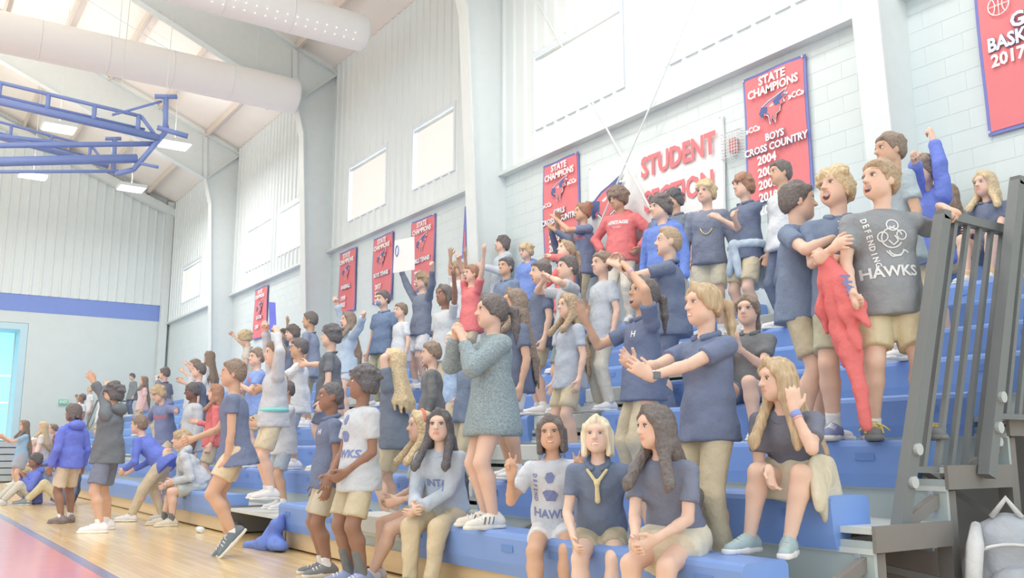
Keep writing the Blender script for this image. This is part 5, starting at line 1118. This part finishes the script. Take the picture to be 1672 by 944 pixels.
person('student in khaki trousers lounging on the court floor by the bench', (2.6, 17.529, 0.0), 165, 1.600, lod=2, hair='brown', style='short', top=('long', (92, 104, 132)), bottom=('pants', (212, 200, 160)), lean=-25, shoes=((120, 132, 144), (226, 224, 216)), pel=(0, 0, 0.062), LF=(0.33, 0.07, 0), RF=(0.36, -0.07, 0), KL=(0.3, 0.2, 1), KR=(0.3, -0.2, 1))
person('blond student on the upper far stands beside the exit sign', (5.796, 34.995, 1.508), 190, 1.600, lod=2, hair='blond', style='short', top=('tee', (232, 234, 236)), bottom=('pants', (190, 178, 150)))
person('student with a fist raised in front of the exit sign', (4.548, 28.608, 0.964), 185, 1.500, lod=2, hair='dark', style='short', skin='brown', top=('tee', (206, 212, 220)), bottom=('pants', (190, 178, 150)), RE=(0, -1, 0), hands='fist', RH=(0.022, -0.516, 1.076))
person('woman in dark coat sitting high in the far stands', (7.044, 34.276, 2.052), 190, 1.500, lod=2, hair='dark', style='short', top=('coat', (124, 132, 136)), bottom=('pants', (92, 104, 132)), head=(-10, 15, 0))
person('student in pink top in the far stands below the dark coat', (5.172, 23.934, 1.236), 180, 1.450, lod=2, hair='brown', style='long', top=('tee', (230, 196, 200)), bottom=('pants', (190, 178, 150)))
person('student in pale shirt behind the royal blue hoodie, far stands', (4.548, 25.579, 0.964), 180, 1.450, lod=2, hair='light', style='mop', top=('tee', (226, 230, 234)), bottom=('shorts', (208, 193, 160)))
# ------------------------------------------------------------------ loose things
def drape(name, prims, h, rgb, label, cat, seed, amp=.006):
    V, Q = surface(prims, h, folds(seed, amp, 26, 18)); o = np_mesh(name, V, Q, cloth(rgb)); return tag(o, label, cat)
def pc(*p): return np.array(p, float)
fx = (unit(pc(.83, -.55, 0)))
nx = unit(pc(-.55, -.83, 0))
F_ = (nx, .55)
X0 = 4.24
def strip(pts, rs): return [cone(pc(X0, *p), r, pc(X0, *q), r2, k=.022, flat=F_) for p, q, r, r2 in zip(pts[:-1], pts[1:], rs[:-1], rs[1:])]
SP = strip([(3.19, 1.97), (3.18, 1.82), (3.20, 1.66), (3.19, 1.55)], [.028, .05, .045, .012]) + strip([(3.18, 1.96), (3.12, 1.80), (3.12, 1.58), (3.09, 1.36)], [.03, .06, .06, .014]) + strip([(3.17, 1.96), (3.07, 1.82), (3.04, 1.62), (3.0, 1.44)], [.03, .055, .055, .018]) + strip([(3.10, 1.62), (3.05, 1.42), (3.0, 1.22), (2.985, 1.03)], [.055, .055, .042, .026]) + strip([(3.06, 1.78), (2.99, 1.66), (2.93, 1.56)], [.045, .045, .012])
sw_ = drape('red_sweatshirt', SP, .009, (230, 104, 104), 'red sweatshirt dangling from the hand of the blond shouting boy', 'sweatshirt', 3, .009)
text_mesh('lettering', 'HAWKS', .07, M_PB, sw_, tuple(pc(X0, 3.04, 1.72) + nx * .045), tuple(fx * .3 - pc(0, 0, 1)), tuple(fx), bold=.003, depth=.001)
drape('blue_jacket', [cone((3.02, 8.75, .03), .06, (3.06, 8.55, .05), .10, k=.05, flat=((0, 0, 1), .7)), cone((3.06, 8.6, .05), .11, (3.10, 8.50, .22), .06, k=.05), cone((3.08, 8.55, .08), .10, (3.05, 8.30, .05), .08, k=.05, flat=((0, 0, 1), .7)), cone((3.10, 8.5, .22), .06, (3.12, 8.47, .30), .03, k=.04), cone((2.95, 8.86, .02), .04, (3.02, 8.7, .03), .05, k=.04)],
      .013, (98, 128, 220), 'crumpled royal blue jacket on the floor by the kick board', 'jacket', 8, .013)
e = empty('water_bottle', (3.02, 10.75, .034), 0, 'clear plastic water bottle lying beside the kick board', 'bottle')
MB().tube([(0, -.11, 0), (0, -.10, 0), (0, .02, 0), (0, .06, 0), (0, .085, 0)], [.024, .033, .033, .03, .013], 14).build('bottle_body', mat('clear_plastic', (226, 236, 240), .15, .5, var=0), e, True); MB().tube([(0, .085, 0), (0, .105, 0)], .014, 12).build('cap', M_WHITE, e, True)
# backpacks under the end of the stands
def backpack(loc, rz, s, rgb, rgb2, label):
    e = empty('backpack', loc, rz, label, 'backpack', 'backpacks under the stands')
    m1 = cloth(rgb); m2 = cloth(rgb2)
    o = sub('pack_body', [ell((0, 0, .23 * s), (.12 * s, .165 * s, .235 * s), k=.04, cuts=[((0, 0, 0), (0, 0, -1))]), ell((-.05 * s, 0, .13 * s), (.11 * s, .15 * s, .14 * s), k=.04, cuts=[((0, 0, 0), (0, 0, -1))])], .012, m1, e, folds(9, .005))
    sub('front_pocket', [ell((-.115 * s, 0, .16 * s), (.06 * s, .11 * s, .12 * s), k=.03)], .012, m1, e, folds(2, .003))
    for y in (-.11, .11): MB().tube([(-.05 * s, y * s, .42 * s), (-.16 * s, y * 1.15 * s, .36 * s), (-.20 * s, y * 1.35 * s, .22 * s), (-.16 * s, y * 1.5 * s, .06 * s)], [.018 * s, .030 * s, .028 * s, .012 * s], 8).build('strap', m2, e, True)
    MB().tube([(-.02 * s, -.05 * s, .45 * s), (-.04 * s, 0, .52 * s), (-.02 * s, .05 * s, .45 * s)], .012 * s, 8).build('handle', m2, e, True)
    MB().tube([(-.13 * s, y * s, (.36 - 2 * y * y) * s) for y in np.linspace(-.14, .14, 9)], .008 * s, 6).build('zip', M_BOLT, e, True)
backpack((4.62, 2.50, 0), math.radians(35), 1.30, (168, 174, 184), (204, 206, 208), 'grey backpack with light straps under the end of the stands')
backpack((5.15, 2.52, 0), math.radians(70), 1.3, (136, 202, 204), (150, 214, 214), 'teal bag standing behind the grey backpack')
# poster held up in the crowd, pennant, streamer
e = empty('poster', (6.16, 12.05, 3.50), 0, 'white hand-drawn poster held up in front of the tennis banner', 'poster')
v = [(0, -.36, .0), (0, .33, .06), (0, .30, .56), (0, -.33, .50)]
MB().poly(v + [(x + .006, y, z) for x, y, z in v], [(0, 3, 2, 1), (4, 5, 6, 7), (0, 1, 5, 4), (1, 2, 6, 5), (2, 3, 7, 6), (3, 0, 4, 7)]).build('sheet', mat('poster_white', (246, 248, 250), .8, .1, var=.02), e)
MB().tube([(-.006, .2 + .05 * math.cos(a), .38 + .08 * math.sin(a)) for a in np.linspace(0, 6.283, 17)[:-1]], .009, 5, True).build('drawn_ring', M_PB, e)
e = empty('pennant', (8.3, 13.82, 4.3), 0, 'narrow blue and red pennant against the steel column', 'pennant')
MB().poly([(0, 0, .95), (0, .03, .95), (0, .12, .0), (0, -.05, .02), (.01, 0, .95), (.01, .03, .95), (.01, .12, 0), (.01, -.05, .02)], [(0, 1, 2, 3), (4, 7, 6, 5), (0, 3, 7, 4), (1, 5, 6, 2), (2, 6, 7, 3), (0, 4, 5, 1)]).build('cloth', mat('pennant_blue', (116, 124, 206), .8, .1), e)
MB().poly([(-.004, .0, .5), (-.004, .03, .5), (-.004, .05, .01), (-.004, -.04, .02)], [(0, 1, 2, 3)]).build('red_stripe', M_RED, e)
e = empty('streamer', (3.24, 9.25, 2.12), 0, 'short bright blue paper streamer held above the grey sweatshirt', 'streamer')
MB().bar((0, 0, 0), (0, .08, .32), .07, .012).build('paper', cloth((104, 112, 224)), e)
